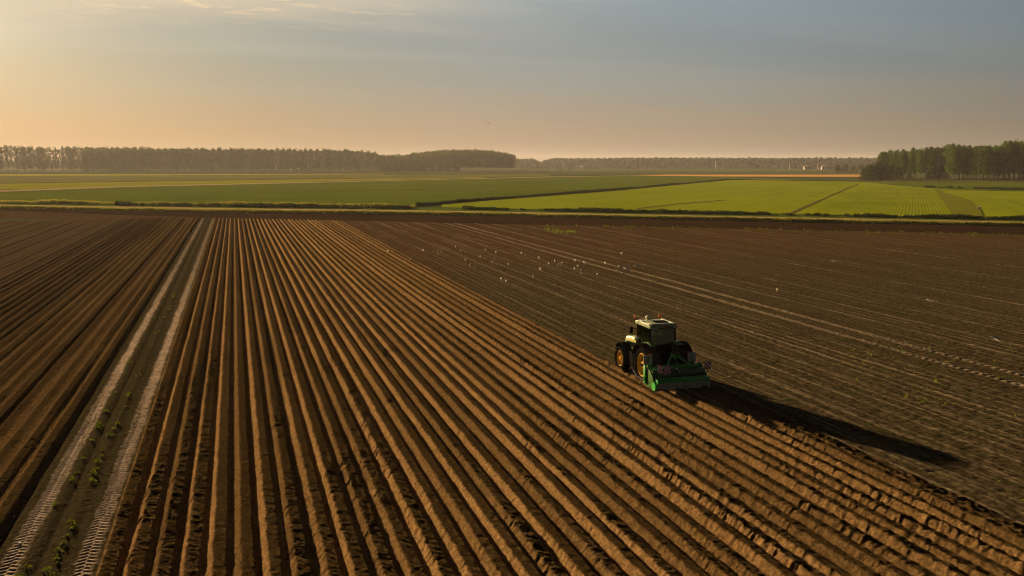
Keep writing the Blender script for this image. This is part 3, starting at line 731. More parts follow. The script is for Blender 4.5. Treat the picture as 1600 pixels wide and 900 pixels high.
for i, (x, yb, s) in enumerate([(1350, 281.6, 0.85), (1359, 282.0, 1.1), (1370, 282.2, 1.25), (1381, 282.0, 1.25), (1392, 281.6, 1.15), (1404, 281.0, 0.95), (1463, 280.8, 0.95), (1472, 280.9, 1.05), (1450, 280.6, 0.6), (1421, 280.6, 0.55)]):
    plant(bushn, used, i, G(x, yb), rng.uniform(0, 6), s, 'big dark bush at the left foot of the right poplar grove' if x < 1410 else 'dark undergrowth bush among the trunks of the right grove', 'bush',
          'dark bushes at the corner of the right grove' if x < 1410 else 'undergrowth bushes of the right grove')
used = set(); midb = [make_tree('willow_bush', 12, 16, 0.01, 30, 700, 0.8, 240 + k, M_bush, 'dome', r=0.2) for k in range(2)]
for i, x in enumerate([1310, 1321, 1333, 1345, 1356, 1367]):
    plant(midb, used, i, G(x, 269.4), i, 0.72 + 0.1 * (i % 2), 'hazy green clump beyond the golden strip left of the right grove', 'bush', 'hazy bushes behind the golden strip')

# reeds and hedgerow grass along the verge, one mass each
def strip_stuff(name, fy, x0, x1, n, size, hmax, m, label, cat, seed, wpx=0.8, gaps=0.5, zb=0.1):
    g = np.random.default_rng(seed); P = []
    while len(P) < n:
        x = g.uniform(x0, x1)
        dens = float(vnoise(np.array([x * 0.022]), np.array([seed * 1.0]), seed)[0]) * 0.6 + float(vnoise(np.array([x * 0.13]), np.array([seed * 2.0]), seed)[0]) * 0.4
        if dens < gaps - 0.12 and g.random() < 0.93: continue
        p = G(x, fy(x) + g.normal() * wpx * 0.5)
        P.append((p.x, p.y, zb + abs(g.normal()) * 0.0 + hmax * (0.35 + 0.9 * max(0, dens - 0.25)) * g.random()))
    V, Q = leaf_cloud(np.array(P), None, size, g, 0.45)
    o = mesh_np(name, V, Q, mats=[m], smooth=False)
    return tag(o, label, cat, kind='stuff')
strip_stuff('far_hedge_grass', lambda x: LY(x) + 0.2, -350, 648, 22000, 0.34, 1.25, M_reed, 'tall pale reeds lining the far side of the track on the left', 'reeds', 1, 0.9, 0.2)
strip_stuff('ditch_bank_growth', lambda x: LY(x) + 1.6, 180, 640, 12000, 0.32, 1.25, M_hedge, 'dark ragged growth along the ditch on the left', 'weeds', 2, 0.8, 0.42)
strip_stuff('ditch_bank_growth', lambda x: LY(x) + 0.8, 722, 2200, 24000, 0.26, 0.95, M_hedge, 'dark ragged growth along the ditch on the right', 'weeds', 3, 0.8, 0.40)
strip_stuff('verge_grass', lambda x: LY(x) + (NY(x) - LY(x)) * 0.80, -350, 2200, 42000, 0.22, 0.42, M_reed, 'uneven grass on the near side of the farm track', 'grass', 4, 1.8, 0.1)
strip_stuff('verge_edge_grass', lambda x: NY(x) - 0.3, -350, 2200, 36000, 0.20, 0.62, M_hedge, 'dark grass fringe above the headland soil', 'grass', 5, 1.0, 0.25)
strip_stuff('ditch_reeds', lambda x: float(np.interp(x, [650, 800, 960, 1138], [322, 309.3, 297.4, 280.8])), 650, 1138, 12000, 0.35, 1.0, M_bush, 'dark reeds in the ditch between the green fields', 'reeds', 6, 0.5, 0.1)
strip_stuff('meadow_scrub', lambda x: float(np.interp(x, [1440, 1600, 2000], [292.5, 297.5, 308])), 1440, 1900, 9000, 0.35, 1.3, M_bush, 'ragged scrub line across the meadow on the right', 'scrub', 7, 0.7, 0.45)
strip_stuff('corner_scrub', lambda x: float(np.interp(x, [1372, 1480], [280.6, 281.4])), 1372, 1600, 5000, 0.35, 1.1, M_hedge, 'low scrub at the foot of the right grove', 'scrub', 8, 0.5, 0.35)
# weeds on the bare land
def weed_stuff(name, poly, n, label, seed, size=0.10, hmax=0.25, clump=0.5, fr=0.6):
    g = np.random.default_rng(seed); P = []
    x0, x1 = min(p[0] for p in poly), max(p[0] for p in poly); y0, y1 = min(p[1] for p in poly), max(p[1] for p in poly)
    def inside(x, y):
        c = False
        for i in range(len(poly)):
            (a, b), (d, e) = poly[i], poly[i - 1]
            if (b > y) != (e > y) and x < (d - a) * (y - b) / (e - b) + a: c = not c
        return c
    tries = 0
    while len(P) < n and tries < n * 60:
        tries += 1
        x, y = g.uniform(x0, x1), g.uniform(y0, y1)
        if not inside(x, y): continue
        p = G(x, y)
        if float(vnoise(np.array([p.x * fr]), np.array([p.y * fr * 0.5]), seed)[0]) < clump: continue
        for k in range(5): P.append((p.x + g.normal() * 0.14, p.y + g.normal() * 0.14, 0.04 + hmax * g.random()))
    V, Q = leaf_cloud(np.array(P), None, size, g, 0.5)
    o = mesh_np(name, V, Q, mats=[M_weed], smooth=False); return tag(o, label, 'weeds', kind='stuff')
weed_stuff('weed_patch', [(848, 359), (880, 362), (900, 362), (898, 367), (862, 366)], 190, 'yellow green weed patch on the bare soil near the headland', 11, 0.16, 0.4, 0.35)
weed_stuff('headland_weeds', [(850, 352), (1200, 359), (1600, 368), (1600, 372), (1200, 363), (850, 355)], 900, 'thin line of weeds at the edge of the dark headland', 12, 0.15, 0.4, 0.40)
weed_stuff('scattered_weeds', [(1380, 470), (1600, 420), (1600, 800), (1400, 690), (1250, 600)], 260, 'scattered small weeds on the bare land at the right edge', 13, 0.07, 0.18, 0.62, 0.25)
# crop volunteers between the two wheel tracks
def rosette(seed):
    g = np.random.default_rng(seed); P = []; 
    n = 46
    a = g.uniform(0, 6.28, n); r = np.abs(g.normal(0, 0.085, n)); z = 0.03 + 0.16 * g.random(n) * (1 - np.clip(r / 0.2, 0, 1) * 0.6)
    P = np.stack([r * np.cos(a), r * np.sin(a), z], 1)
    V, Q = leaf_cloud(P, np.tile([0, 0, 0.6], (n, 1)), 0.045, g, 0.6)
    return mesh_np('potato_plant', V, Q, mats=[M_weed], smooth=False)
pl = [rosette(s) for s in range(5)]; used = set(); g = random.Random(8); cnt = 0
for rowx, dens in ((-5.33, 0.62), (-6.05, 0.36)):
    Y = 20.0
    while Y < 88 and cnt < 230:
        Y += 0.30 if Y < 60 else 0.5
        if vnoise(np.array([Y * 0.7]), np.array([rowx]), 5)[0] < 0.45 or g.random() > dens: continue
        p = pl[cnt % 5]
        if p.name in used: o = p.copy(); C.objects.link(o)
        else: o = p; used.add(p.name)
        o.location = (rowx + g.gauss(0, 0.06), Y + g.gauss(0, 0.05), 0.09); o.rotation_euler = (0, 0, g.uniform(0, 6.28)); sca = g.uniform(0.35, 0.95); o.scale = (sca,) * 3
        tag(o, 'small green plant growing in the thicker row between the wheel tracks' if rowx > -5.6 else 'small green plant growing in the thinner row between the wheel tracks', 'plant',
            'plants of the thicker row in the tramline' if rowx > -5.6 else 'plants of the thinner row in the tramline'); cnt += 1
# small pale stones
M_stone = simple('pale_stone', (0.6, 0.57, 0.52), rough=0.7)
for i, (x, y, lab) in enumerate([(190, 698, 'pale stone lying between the wheel tracks higher up the picture'), (31, 849, 'pale stone lying between the wheel tracks near the lower left corner')]):
    bm = bmesh.new(); bmesh.ops.create_icosphere(bm, subdivisions=2, radius=0.055)
    g2 = random.Random(i)
    for v in bm.verts: v.co *= g2.uniform(0.8, 1.15); v.co.z *= 0.6
    me = bpy.data.meshes.new('stone'); bm.to_mesh(me); bm.free(); me.materials.append(M_stone)
    o = bpy.data.objects.new('stone', me); C.objects.link(o); o.location = G(x, y, 0.11); tag(o, lab, 'stone')
# ---------------------------------------------------------------- mesh builder for the machines
class MB:
    def __init__(s): s.bm = bmesh.new()
    def box(s, c, d, rot=(0, 0, 0), bev=0.0, taper=None):
        r = bmesh.ops.create_cube(s.bm, size=1.0); vs = r['verts']
        for v in vs:
            v.co = Vector((v.co.x * d[0], v.co.y * d[1], v.co.z * d[2]))
            if taper and v.co.z > 0: v.co.x *= taper[0]; v.co.y *= taper[1]
        M = Matrix.Translation(c) @ Matrix.Rotation(rot[2], 4, 'Z') @ Matrix.Rotation(rot[1], 4, 'Y') @ Matrix.Rotation(rot[0], 4, 'X')
        bmesh.ops.transform(s.bm, matrix=M, verts=vs)
        if bev:
            es = list({e for v in vs for e in v.link_edges})
            bmesh.ops.bevel(s.bm, geom=es, offset=bev, segments=2, affect='EDGES', profile=0.6)
        return s
    def cyl(s, a, b, r, r2=None, n=20, cap=True):
        a = Vector(a); b = Vector(b); d = b - a
        res = bmesh.ops.create_cone(s.bm, cap_ends=cap, segments=n, radius1=r, radius2=r if r2 is None else r2, depth=d.length)
        M = Matrix.Translation((a + b) / 2) @ d.to_track_quat('Z', 'Y').to_matrix().to_4x4()
        bmesh.ops.transform(s.bm, matrix=M, verts=res['verts']); return s
    def path(s, pts, r, n=8):
        v, q = tube(pts, [r] * len(pts) if not hasattr(r, '__len__') else r, n)
        V = [s.bm.verts.new(p) for p in v]
        for f in q: s.bm.faces.new([V[i] for i in f])
        s.bm.faces.new([V[i] for i in range(n)][::-1]); s.bm.faces.new([V[len(V) - n + i] for i in range(n)]); return s
    def sphere(s, c, r, sz=(1, 1, 1), seg=16):
        res = bmesh.ops.create_uvsphere(s.bm, u_segments=seg, v_segments=seg // 2 + 2, radius=r)
        for v in res['verts']: v.co = Vector((v.co.x * sz[0], v.co.y * sz[1], v.co.z * sz[2])) + Vector(c)
        return s
    def prism(s, prof, x0, x1, bev=0.0):
        """prof: (y, z) outline extruded along x"""
        a = [s.bm.verts.new((x0, y, z)) for y, z in prof]; b = [s.bm.verts.new((x1, y, z)) for y, z in prof]
        n = len(prof); fs = [s.bm.faces.new(a), s.bm.faces.new(b[::-1])]
        for i in range(n): fs.append(s.bm.faces.new((a[i], b[i], b[(i + 1) % n], a[(i + 1) % n])))
        if bev:
            es = list({e for f in fs for e in f.edges}); bmesh.ops.bevel(s.bm, geom=es, offset=bev, segments=2, affect='EDGES', profile=0.6)
        return s
    def lathe(s, prof, cx=0.0, n=40, c=(0, 0, 0)):
        """prof: (x, r) swept about the x axis through c"""
        rings = []
        for x, r in prof:
            rings.append([s.bm.verts.new((c[0] + x, c[1] + r * math.cos(2 * math.pi * k / n), c[2] + r * math.sin(2 * math.pi * k / n))) for k in range(n)])
        for i in range(len(rings) - 1):
            for k in range(n): s.bm.faces.new((rings[i][k], rings[i][(k + 1) % n], rings[i + 1][(k + 1) % n], rings[i + 1][k]))
        return s
    def build(s, name, m, parent=None, smooth=False):
        bmesh.ops.recalc_face_normals(s.bm, faces=s.bm.faces)
        me = bpy.data.meshes.new(name); s.bm.to_mesh(me); s.bm.free(); me.materials.append(m)
        if smooth:
            me.polygons.foreach_set('use_smooth', [True] * len(me.polygons)); me.set_sharp_from_angle(angle=R(38))
        o = bpy.data.objects.new(name, me); C.objects.link(o)
        if parent: o.parent = parent
        return o

M_green = simple('green_paint', (0.045, 0.16, 0.022), rough=0.32, var=0.1, dirt=0.25, coat=0.3)
M_imp = simple('bright_green_paint', (0.028, 0.38, 0.045), rough=0.35, var=0.12, dirt=0.28, coat=0.3)
M_roof = simple('roof_green_glare', (0.26, 0.33, 0.18), rough=0.30, var=0.1, dirt=0.15)  # green roof, its base colour paled to carry the glare on it
M_yellow = simple('yellow_rim', (0.50, 0.32, 0.03), rough=0.75, var=0.1, dirt=0.4, spec=0.05)
M_tyre = simple('tyre_rubber', (0.009, 0.009, 0.009), rough=0.95, var=0.2, bump=0.004, spec=0.0)
M_black = simple('black_plastic', (0.008, 0.008, 0.008), rough=0.65, spec=0.0)
M_iron = simple('dark_iron', (0.014, 0.013, 0.012), rough=0.7, spec=0.0, dirt=0.1)
M_grey = simple('grey_plate', (0.46, 0.47, 0.44), rough=0.55, dirt=0.3)
M_flap = simple('pale_flap', (0.36, 0.38, 0.26), rough=0.6, dirt=0.35)
M_seat = simple('seat_cloth', (0.02, 0.02, 0.02), rough=0.9)
M_chrome = simple('bright_metal', (0.6, 0.6, 0.58), rough=0.3, metal=1.0)
M_lamp = simple('lamp_glass', (0.65, 0.65, 0.6), rough=0.15)
M_redl = simple('red_lens', (0.35, 0.02, 0.01), rough=0.2)
M_amber = simple('amber_lens', (0.75, 0.15, 0.02), rough=0.2)
M_sticker = simple('sticker', (0.75, 0.75, 0.72), rough=0.5)
M_dome = simple('dome_plastic', (0.62, 0.58, 0.50), rough=0.4)
def glass_mat():
    m, t, p, o = mat('cab_glass')
    gl = t.new('ShaderNodeBsdfGlossy'); gl.inputs['Roughness'].default_value = 0.04; gl.inputs['Color'].default_value = (0.9, 1, 0.9, 1)
    tr = t.new('ShaderNodeBsdfTransparent'); tr.inputs['Color'].default_value = (0.42, 0.50, 0.38, 1)
    fr = t.new('ShaderNodeFresnel'); fr.inputs['IOR'].default_value = 1.6
    mx = t.new('ShaderNodeMixShader'); t.l.new(t.math('MULTIPLY_ADD', fr.outputs[0], 0.7, 0.01, clamp=True), mx.inputs[0]); t.l.new(tr.outputs[0], mx.inputs[1]); t.l.new(gl.outputs[0], mx.inputs[2])
    t.l.new(mx.outputs[0], o.inputs[0]); t.n.remove(p)
    return m
M_glass = glass_mat()
def stripe_mat(sgn=1):
    m, t, p, o = mat('red_white_stripes')
    tc = t.new('ShaderNodeTexCoord').outputs['Object']; sx = t.new('ShaderNodeSeparateXYZ'); t.l.new(tc, sx.inputs[0])
    a = t.math('ADD', t.math('ADD', sx.outputs[0], sx.outputs[1]), t.math('MULTIPLY', sx.outputs[2], float(sgn)))
    f = t.math('FRACT', t.math('DIVIDE', a, 0.20)); k = t.math('GREATER_THAN', f, 0.5)
    t.put(p.inputs['Base Color'], t.mix(k, (0.72, 0.70, 0.68), (0.38, 0.03, 0.03))); p.inputs['Roughness'].default_value = 0.4
    return m
M_strL = stripe_mat(-1); M_strR = stripe_mat(1)

# ---------------------------------------------------------------- the tractor
TX, TY = 21.38, 44.15
trac = empty('tractor', (TX, TY, 0.02))
tag(trac, 'green farm tractor with yellow wheel rims driving away along the unworked land', 'tractor')
def wheel(x, y, r, w, rim_r, side, nl, name='wheel'):
    """side -1: left wheel, outer face towards -x"""
    wr = empty(name, (x, y, r - 0.09)); wr.parent = trac
    m = MB(); hw = w / 2
    prof = [(-hw * 0.80, rim_r), (-hw * 0.98, rim_r + (r - rim_r) * 0.35), (-hw, rim_r + (r - rim_r) * 0.7), (-hw * 0.86, r * 0.955), (-hw * 0.4, r * 0.97), (hw * 0.4, r * 0.97), (hw * 0.86, r * 0.955), (hw, rim_r + (r - rim_r) * 0.7), (hw * 0.98, rim_r + (r - rim_r) * 0.35), (hw * 0.80, rim_r)]
    m.lathe(prof, n=48)
    for k in range(nl):
        for sd in (-1, 1):
            a = 2 * math.pi * (k + (0.5 if sd > 0 else 0)) / nl
            for j in range(3):
                f = (j + 0.5) / 3; aa = a + f * 0.24
                rr = r * (0.985 if j < 2 else 0.965)
                c = Vector((sd * hw * f * 1.0, rr * math.cos(aa), rr * math.sin(aa)))
                m.box(c, (hw * 0.36, 0.055, r * 0.055), rot=(aa - math.pi / 2, 0, 0))
    m.build('tyre', M_tyre, wr, True)
    m = MB(); o = side
    prof = [(o * hw * 0.82, rim_r * 1.03), (o * hw * 0.86, rim_r * 1.0), (o * hw * 0.80, rim_r * 0.93), (o * hw * 0.35, rim_r * 0.86), (o * hw * 0.22, rim_r * 0.80), (o * hw * 0.30, rim_r * 0.55), (o * hw * 0.42, rim_r * 0.48), (o * hw * 0.42, rim_r * 0.30), (o * hw * 0.75, rim_r * 0.27), (o * hw * 0.78, rim_r * 0.22), (o * hw * 0.78, 0.001)]
    m.lathe(prof, n=40)
    m.lathe([(-o * hw * 0.82, rim_r * 1.02), (-o * hw * 0.6, rim_r * 0.93), (-o * hw * 0.1, rim_r * 0.86), (o * hw * 0.3, rim_r * 0.86)], n=40)
    m.build('rim', M_yellow, wr, True)
    m = MB()
    for k in range(10):
        a = 2 * math.pi * k / 10; rr = rim_r * 0.40
        m.cyl((o * hw * 0.40, rr * math.cos(a), rr * math.sin(a)), (o * hw * 0.52, rr * math.cos(a), rr * math.sin(a)), 0.018, n=6)
    m.cyl((o * hw * 0.76, 0, 0), (o * hw * 0.95, 0, 0), rim_r * 0.15, n=16)
    m.build('hub', M_yellow if r < 0.9 else M_iron, wr, True)
    return wr
RR, FR = 0.98, 0.72
for sd in (-1, 1):
    wheel(sd * 0.93, -0.22, RR, 0.62, 0.61, sd, 20)
    wheel(sd * 0.93, 2.85, FR, 0.48, 0.42, sd, 16)
# chassis, axles
m = MB(); m.box((0, 0.35, 0.95), (0.62, 1.7, 0.55), bev=0.05); m.box((0, 1.9, 0.85), (0.50, 2.0, 0.42), bev=0.04); m.cyl((-0.72, 0, RR - .03), (0.72, 0, RR - .03), 0.17); m.cyl((-0.72, 2.85, FR - .03), (0.72, 2.85, FR - .03), 0.12)
m.box((0, 3.45, 0.80), (0.62, 0.35, 0.38), bev=0.04)
m.build('chassis', M_iron, trac)
m = MB(); m.box((0, -0.62, 1.02), (0.7, 0.35, 0.75), bev=0.04); m.box((0, -0.60, 1.48), (0.34, 0.28, 0.26), bev=0.03); m.build('rear_housing', M_black, trac)
for sd in (-1, 1):
    m = MB(); m.prism([(0.70, 0.42), (1.75, 0.46), (1.85, 1.22), (0.75, 1.34)], sd * 0.38, sd * 1.02, bev=0.05); m.build('fuel_tank', M_black, trac, True)
    m = MB()
    for k in range(4): m.box((sd * 1.10, 0.95 + 0.04 * k, 0.40 + 0.26 * k), (0.20, 0.26, 0.035), bev=0.008)
    m.path([(sd * 1.19, 0.86, 0.38), (sd * 1.14, 1.0, 1.35)], 0.018); m.path([(sd * 0.72, 0.86, 0.44), (sd * 0.72, 1.0, 1.35)], 0.018)
    m.build('steps', M_iron, trac)
# bonnet
m = MB(); prof = [(1.05, 1.18), (3.72, 1.05), (3.86, 1.22), (3.84, 1.52), (3.62, 1.74), (2.6, 1.88), (1.05, 1.97)]
m.prism(prof, -0.40, 0.40, bev=0.07); bon = m.build('bonnet', M_green, trac, True)
for sd in (-1, 1):
    m = MB(); m.box((sd * 0.405, 2.45, 1.62), (0.012, 2.1, 0.07), rot=(R(-3), 0, 0)); m.build('yellow_stripe', M_yellow, bon)
    m = MB(); m.box((sd * 0.404, 2.9, 1.36), (0.014, 1.35, 0.28), rot=(R(-3), 0, 0), bev=0.005); m.build('side_grille', M_black, bon)
    m = MB(); m.box((sd * 0.2, 3.87, 1.50), (0.22, 0.04, 0.12), bev=0.015); m.build('headlight', M_lamp, bon)
m = MB(); m.box((0, 3.87, 1.28), (0.5, 0.03, 0.24), bev=0.01); m.build('front_grille', M_black, bon)
m = MB(); m.box((0, 4.12, 0.78), (0.78, 0.40, 0.42), bev=0.06); m.build('front_weight', M_green, trac, True)
# exhaust stack and air intake by the front pillars
m = MB(); m.cyl((0.62, 1.48, 1.15), (0.62, 1.48, 1.75), 0.13); m.path([(0.62, 1.48, 1.75), (0.62, 1.48, 2.75), (0.64, 1.42, 2.9)], 0.055, 12); m.build('exhaust_stack', M_chrome, trac, True)
m = MB(); m.cyl((-0.60, 1.50, 1.25), (-0.60, 1.50, 1.95), 0.12); m.sphere((-0.60, 1.50, 1.97), 0.14, (1, 1, 0.6)); m.build('air_intake', M_black, trac, True)
# front fenders
for sd in (-1, 1):
    m = MB(); n = 9; a0, a1 = R(35), R(150); pts = []
    for k in range(n): a = a0 + (a1 - a0) * k / (n - 1); pts.append((2.85 + (FR + .09) * math.cos(a), FR + (FR + .09) * math.sin(a)))
    pts += [(2.85 + (FR + .06) * math.cos(a0 + (a1 - a0) * k / (n - 1)), FR + (FR + .06) * math.sin(a0 + (a1 - a0) * k / (n - 1))) for k in range(n - 1, -1, -1)]
    m.prism(pts, sd * 0.68, sd * 1.12); m.build('front_fender', M_black, trac, True)
# rear fenders: black outer arc with a green crest towards the cab
for sd in (-1, 1):
    def arc(r0, r1, a0, a1, n=12):
        p = [(r1 * math.cos(a0 + (a1 - a0) * k / (n - 1)), RR + r1 * math.sin(a0 + (a1 - a0) * k / (n - 1))) for k in range(n)]
        return p + [(r0 * math.cos(a0 + (a1 - a0) * k / (n - 1)), RR + r0 * math.sin(a0 + (a1 - a0) * k / (n - 1))) for k in range(n - 1, -1, -1)]
    m = MB(); m.prism(arc(RR + 0.06, RR + 0.10, R(18), R(184), 16), sd * 0.60, sd * 1.33); fe = m.build('rear_fender', M_black, trac, True); fe.location = (0, -0.18, -0.03)
    m = MB(); m.prism(arc(RR + 0.10, RR + 0.15, R(50), R(118)), sd * 0.60, sd * 0.90, bev=0.015); m.build('fender_crest', M_green, fe, True)
    m = MB(); m.prism(arc(0.55, RR + 0.06, R(20), R(175)), sd * 0.60, sd * 0.64); m.build('fender_side', M_black, fe, True)
    m = MB(); m.box((sd * 1.12, -0.86, 1.62), (0.24, 0.05, 0.11), rot=(R(-35), 0, 0), bev=0.01); m.build('tail_lamp', M_redl, fe)
# cab
cab = empty('cab', (0, 0.42, 0.02)); cab.parent = trac
ZB, ZT = 1.25, 2.78
m = MB(); m.prism([(-0.35, ZB - 0.12), (1.15, ZB - 0.12), (1.22, ZB + 0.12), (-0.42, ZB + 0.12)], -0.60, 0.60, bev=0.02); m.box((0, -0.50, 1.60), (1.15, 0.08, 0.62), bev=0.02); m.build('cab_floor', M_black, cab)
def post(a, b, w=0.05):
    MB().path([a, b], w, 6).build('cab_post', M_black, cab)
for sd in (-1, 1):
    post((sd * 0.70, -0.62, 1.85), (sd * 0.74, -0.52, ZT), 0.055)
    post((sd * 0.66, -0.55, 1.30), (sd * 0.70, -0.62, 1.88), 0.05)
    post((sd * 0.78, 0.42, ZB), (sd * 0.80, 0.40, ZT), 0.035)
    post((sd * 0.62, 1.22, ZB), (sd * 0.70, 1.05, ZT), 0.045)
    # door and quarter panes
    for prof, nm in (([(-0.56, 1.80), (0.38, 1.70), (0.38, ZT - .03), (-0.50, ZT - .03)], 'quarter_window'), ([(0.45, ZB + .08), (1.16, ZB + .10), (1.02, ZT - .03), (0.45, ZT - .03)], 'door_window')):
        m = MB(); m.prism(prof, sd * 0.742, sd * 0.750); m.build(nm, M_glass, cab)
    m = MB(); m.prism([(0.45, 1.20), (1.16, 1.20), (1.18, 1.34), (0.45, 1.34)], sd * 0.735, sd * 0.765); m.build('door_sill', M_green, cab)
m = MB(); m.box((0, -0.565, 2.33), (1.38, 0.008, 0.88), rot=(R(-6), 0, 0)); rw = m.build('rear_window', M_glass, cab)
m = MB(); m.box((0, -0.60, 1.87), (1.44, 0.05, 0.05)); m.build('window_rail', M_black, cab)
m = MB(); m.cyl((-0.52, -0.570, 2.52), (-0.52, -0.578, 2.52), 0.085, n=24); m.build('sticker', M_sticker, cab)
m = MB(); m.cyl((-0.52, -0.580, 2.52), (-0.52, -0.583, 2.52), 0.05, n=24); m.build('sticker_number', M_black, cab)
m = MB(); m.box((0, 1.16, 2.10), (1.26, 0.008, 1.35), rot=(R(7), 0, 0)); m.build('windscreen', M_glass, cab)
# roof
m = MB(); m.prism([(-0.72, 2.80), (-0.70, 2.92), (-0.45, 2.99), (0.9, 3.0), (1.22, 2.93), (1.28, 2.82), (1.15, 2.77), (-0.62, 2.76)], -0.78, 0.78, bev=0.045)
rf = m.build('roof', M_roof, cab, True)
m = MB(); m.box((0.16, 0.10, 3.005), (0.74, 0.50, 0.04), bev=0.012); m.build('roof_hatch', M_black, rf)
for sd in (-1, 1):
    m = MB(); m.prism([(-0.6, 2.985), (0.95, 3.0), (0.95, 3.02), (-0.6, 3.005)], sd * 0.60, sd * 0.65); m.build('roof_rib', M_roof, rf)
m = MB(); m.box((0, -0.66, 2.80), (1.50, 0.10, 0.09), bev=0.015); m.build('light_bar', M_black, rf)
for x in (-0.62, -0.42, 0.60):
    m = MB(); m.box((x, -0.72, 2.80), (0.15, 0.03, 0.065), bev=0.012); m.build('work_light', M_lamp, rf)
m = MB(); m.box((0.10, -0.722, 2.865), (0.48, 0.02, 0.05)); m.build('amber_strip', M_amber, rf)
for x in (-0.86, 0.60):
    m = MB(); m.path([(x, 1.05, 2.88), (x, 1.05, 3.08)], 0.02); st = m.build('beacon_stalk', M_black, rf)
    m = MB(); m.cyl((x, 1.05, 3.08), (x, 1.05, 3.17), 0.072, 0.068); m.sphere((x, 1.05, 3.17), 0.068); m.build('beacon', M_amber, st, True)
m = MB(); m.cyl((-0.12, 1.02, 2.98), (-0.12, 1.02, 3.06), 0.10, 0.13); m.sphere((-0.12, 1.02, 3.10), 0.135, (1, 1, 0.75)); m.build('antenna_dome', M_dome, rf, True)
# mirrors
for sd in (-1, 1):
    m = MB(); m.path([(sd * 0.74, 1.08, 2.55), (sd * 1.12, 1.25, 2.62)], 0.018); ma = m.build('mirror_arm', M_black, trac)
    m = MB(); m.box((sd * 1.17, 1.25, 2.50), (0.17, 0.07, 0.36), bev=0.03); m.build('mirror', M_black, ma, True)
# lamps and rail by the front pillar, seen left of the cab
m = MB(); m.path([(-0.42, 1.15, 2.02), (-0.86, 1.30, 2.05), (-0.86, 1.3, 1.72)], 0.02); m.build('handrail', M_iron, trac)
for z in (2.0,):
    m = MB(); m.box((-0.80, 1.32, z), (0.30, 0.12, 0.16), bev=0.03); m.build('pillar_lamp', M_dome, trac, True)
# interior
m = MB(); m.box((0, 0.10, 1.62), (0.52, 0.52, 0.16), bev=0.05); m.box((0, -0.16, 1.98), (0.50, 0.14, 0.62), rot=(R(-8), 0, 0), bev=0.05); m.box((0, 0.1, 1.45), (0.36, 0.36, 0.2)); m.build('seat', M_seat, cab, True)
m = MB(); m.path([(0.0, 1.0, 1.35), (0.0, 0.76, 1.98)], 0.05); m.box((0, 0.98, 1.85), (0.42, 0.18, 0.30), bev=0.04); m.build('steering_column', M_black, cab)
m = MB(); ring = [(0.20 * math.cos(t), 0.74 + 0.12 * math.sin(t), 2.02 + 0.16 * math.sin(t)) for t in [2 * math.pi * k / 20 for k in range(21)]]; m.path(ring, 0.017, 6); m.path([(-.19, .74, 2.02), (.19, .74, 2.02)], 0.014, 6); m.build('steering_wheel', M_black, cab, True)
m = MB(); m.box((0.40, 0.22, 1.86), (0.16, 0.55, 0.08), bev=0.02); m.build('armrest', M_seat, cab)
m = MB(); m.path([(0.42, 0.5, 1.9), (0.46, 0.72, 2.12)], 0.015); m.box((0.46, 0.72, 2.18), (0.22, 0.03, 0.17), rot=(R(-15), 0, R(-15)), bev=0.01); m.build('control_screen', M_grey, cab)
# rear linkage
m = MB()
for sd in (-1, 1):
    m.path([(sd * 0.32, -0.35, 0.62), (sd * 0.44, -1.42, 0.55)], 0.045); m.path([(sd * 0.40, -0.55, 1.45), (sd * 0.40, -0.98, 1.30), (sd * 0.41, -1.02, 0.60)], 0.032); m.cyl((sd * 0.3, -0.45, 0.8), (sd * 0.4, -0.6, 1.42), 0.05)
m.path([(0, -0.62, 1.25), (0, -1.42, 1.28)], 0.035)
m.build('hitch_arms', M_iron, trac)

# ---------------------------------------------------------------- the driver
def skin(name, verts, edges, rads, m, parent, sub=1):
    me = bpy.data.meshes.new(name); me.from_pydata(verts, edges, []); me.materials.append(m)
    o = bpy.data.objects.new(name, me); C.objects.link(o); o.parent = parent
    o.modifiers.new('skin', 'SKIN')
    if not me.skin_vertices: 
        import bpy as _b
    for i, r in enumerate(rads):
        sv = me.skin_vertices[0].data[i]; sv.radius = r if hasattr(r, '__len__') else (r, r); sv.use_root = (i == 0)
    s = o.modifiers.new('sub', 'SUBSURF'); s.levels = sub; s.render_levels = sub + 1
    return o
M_skin = simple('skin', (0.42, 0.24, 0.16), rough=0.55)
M_shirt = simple('work_shirt', (0.10, 0.14, 0.20), rough=0.9)
M_trous = simple('work_trousers', (0.03, 0.035, 0.05), rough=0.9)
M_hair = simple('hair', (0.035, 0.022, 0.012), rough=0.7)
per = empty('person', (TX, TY + 0.54, 0.04)); tag(per, 'person in a dark blue shirt sitting at the steering wheel inside the cab', 'person')
# pelvis, belly, chest, neck / arms / legs in one skinned figure
bv = [(0, 0, 1.78), (0, 0.0, 1.92), (0, 0.02, 2.10), (0, 0.04, 2.26), (0, 0.07, 2.36), (0, 0.085, 2.42)]
be = [(0, 1), (1, 2), (2, 3), (3, 4), (4, 5)]; br = [(.155, .12), (.145, .11), (.165, .115), (.12, .09), (.058, .058), (.058, .06)]
for sd in (-1, 1):
    n = len(bv)
    bv += [(sd * .19, .04, 2.24), (sd * .24, .20, 2.03), (sd * .20, .46, 2.02), (sd * .19, .55, 2.05)]; br += [.06, .048, .038, .028]; be += [(3, n), (n, n + 1), (n + 1, n + 2), (n + 2, n + 3)]
    n = len(bv)
    bv += [(sd * .11, .10, 1.76), (sd * .15, .50, 1.76), (sd * .15, .62, 1.42), (sd * .15, .78, 1.38)]; br += [.09, .068, .045, .038]; be += [(0, n), (n, n + 1), (n + 1, n + 2), (n + 2, n + 3)]
skin('body', bv, be, br, M_shirt, per)
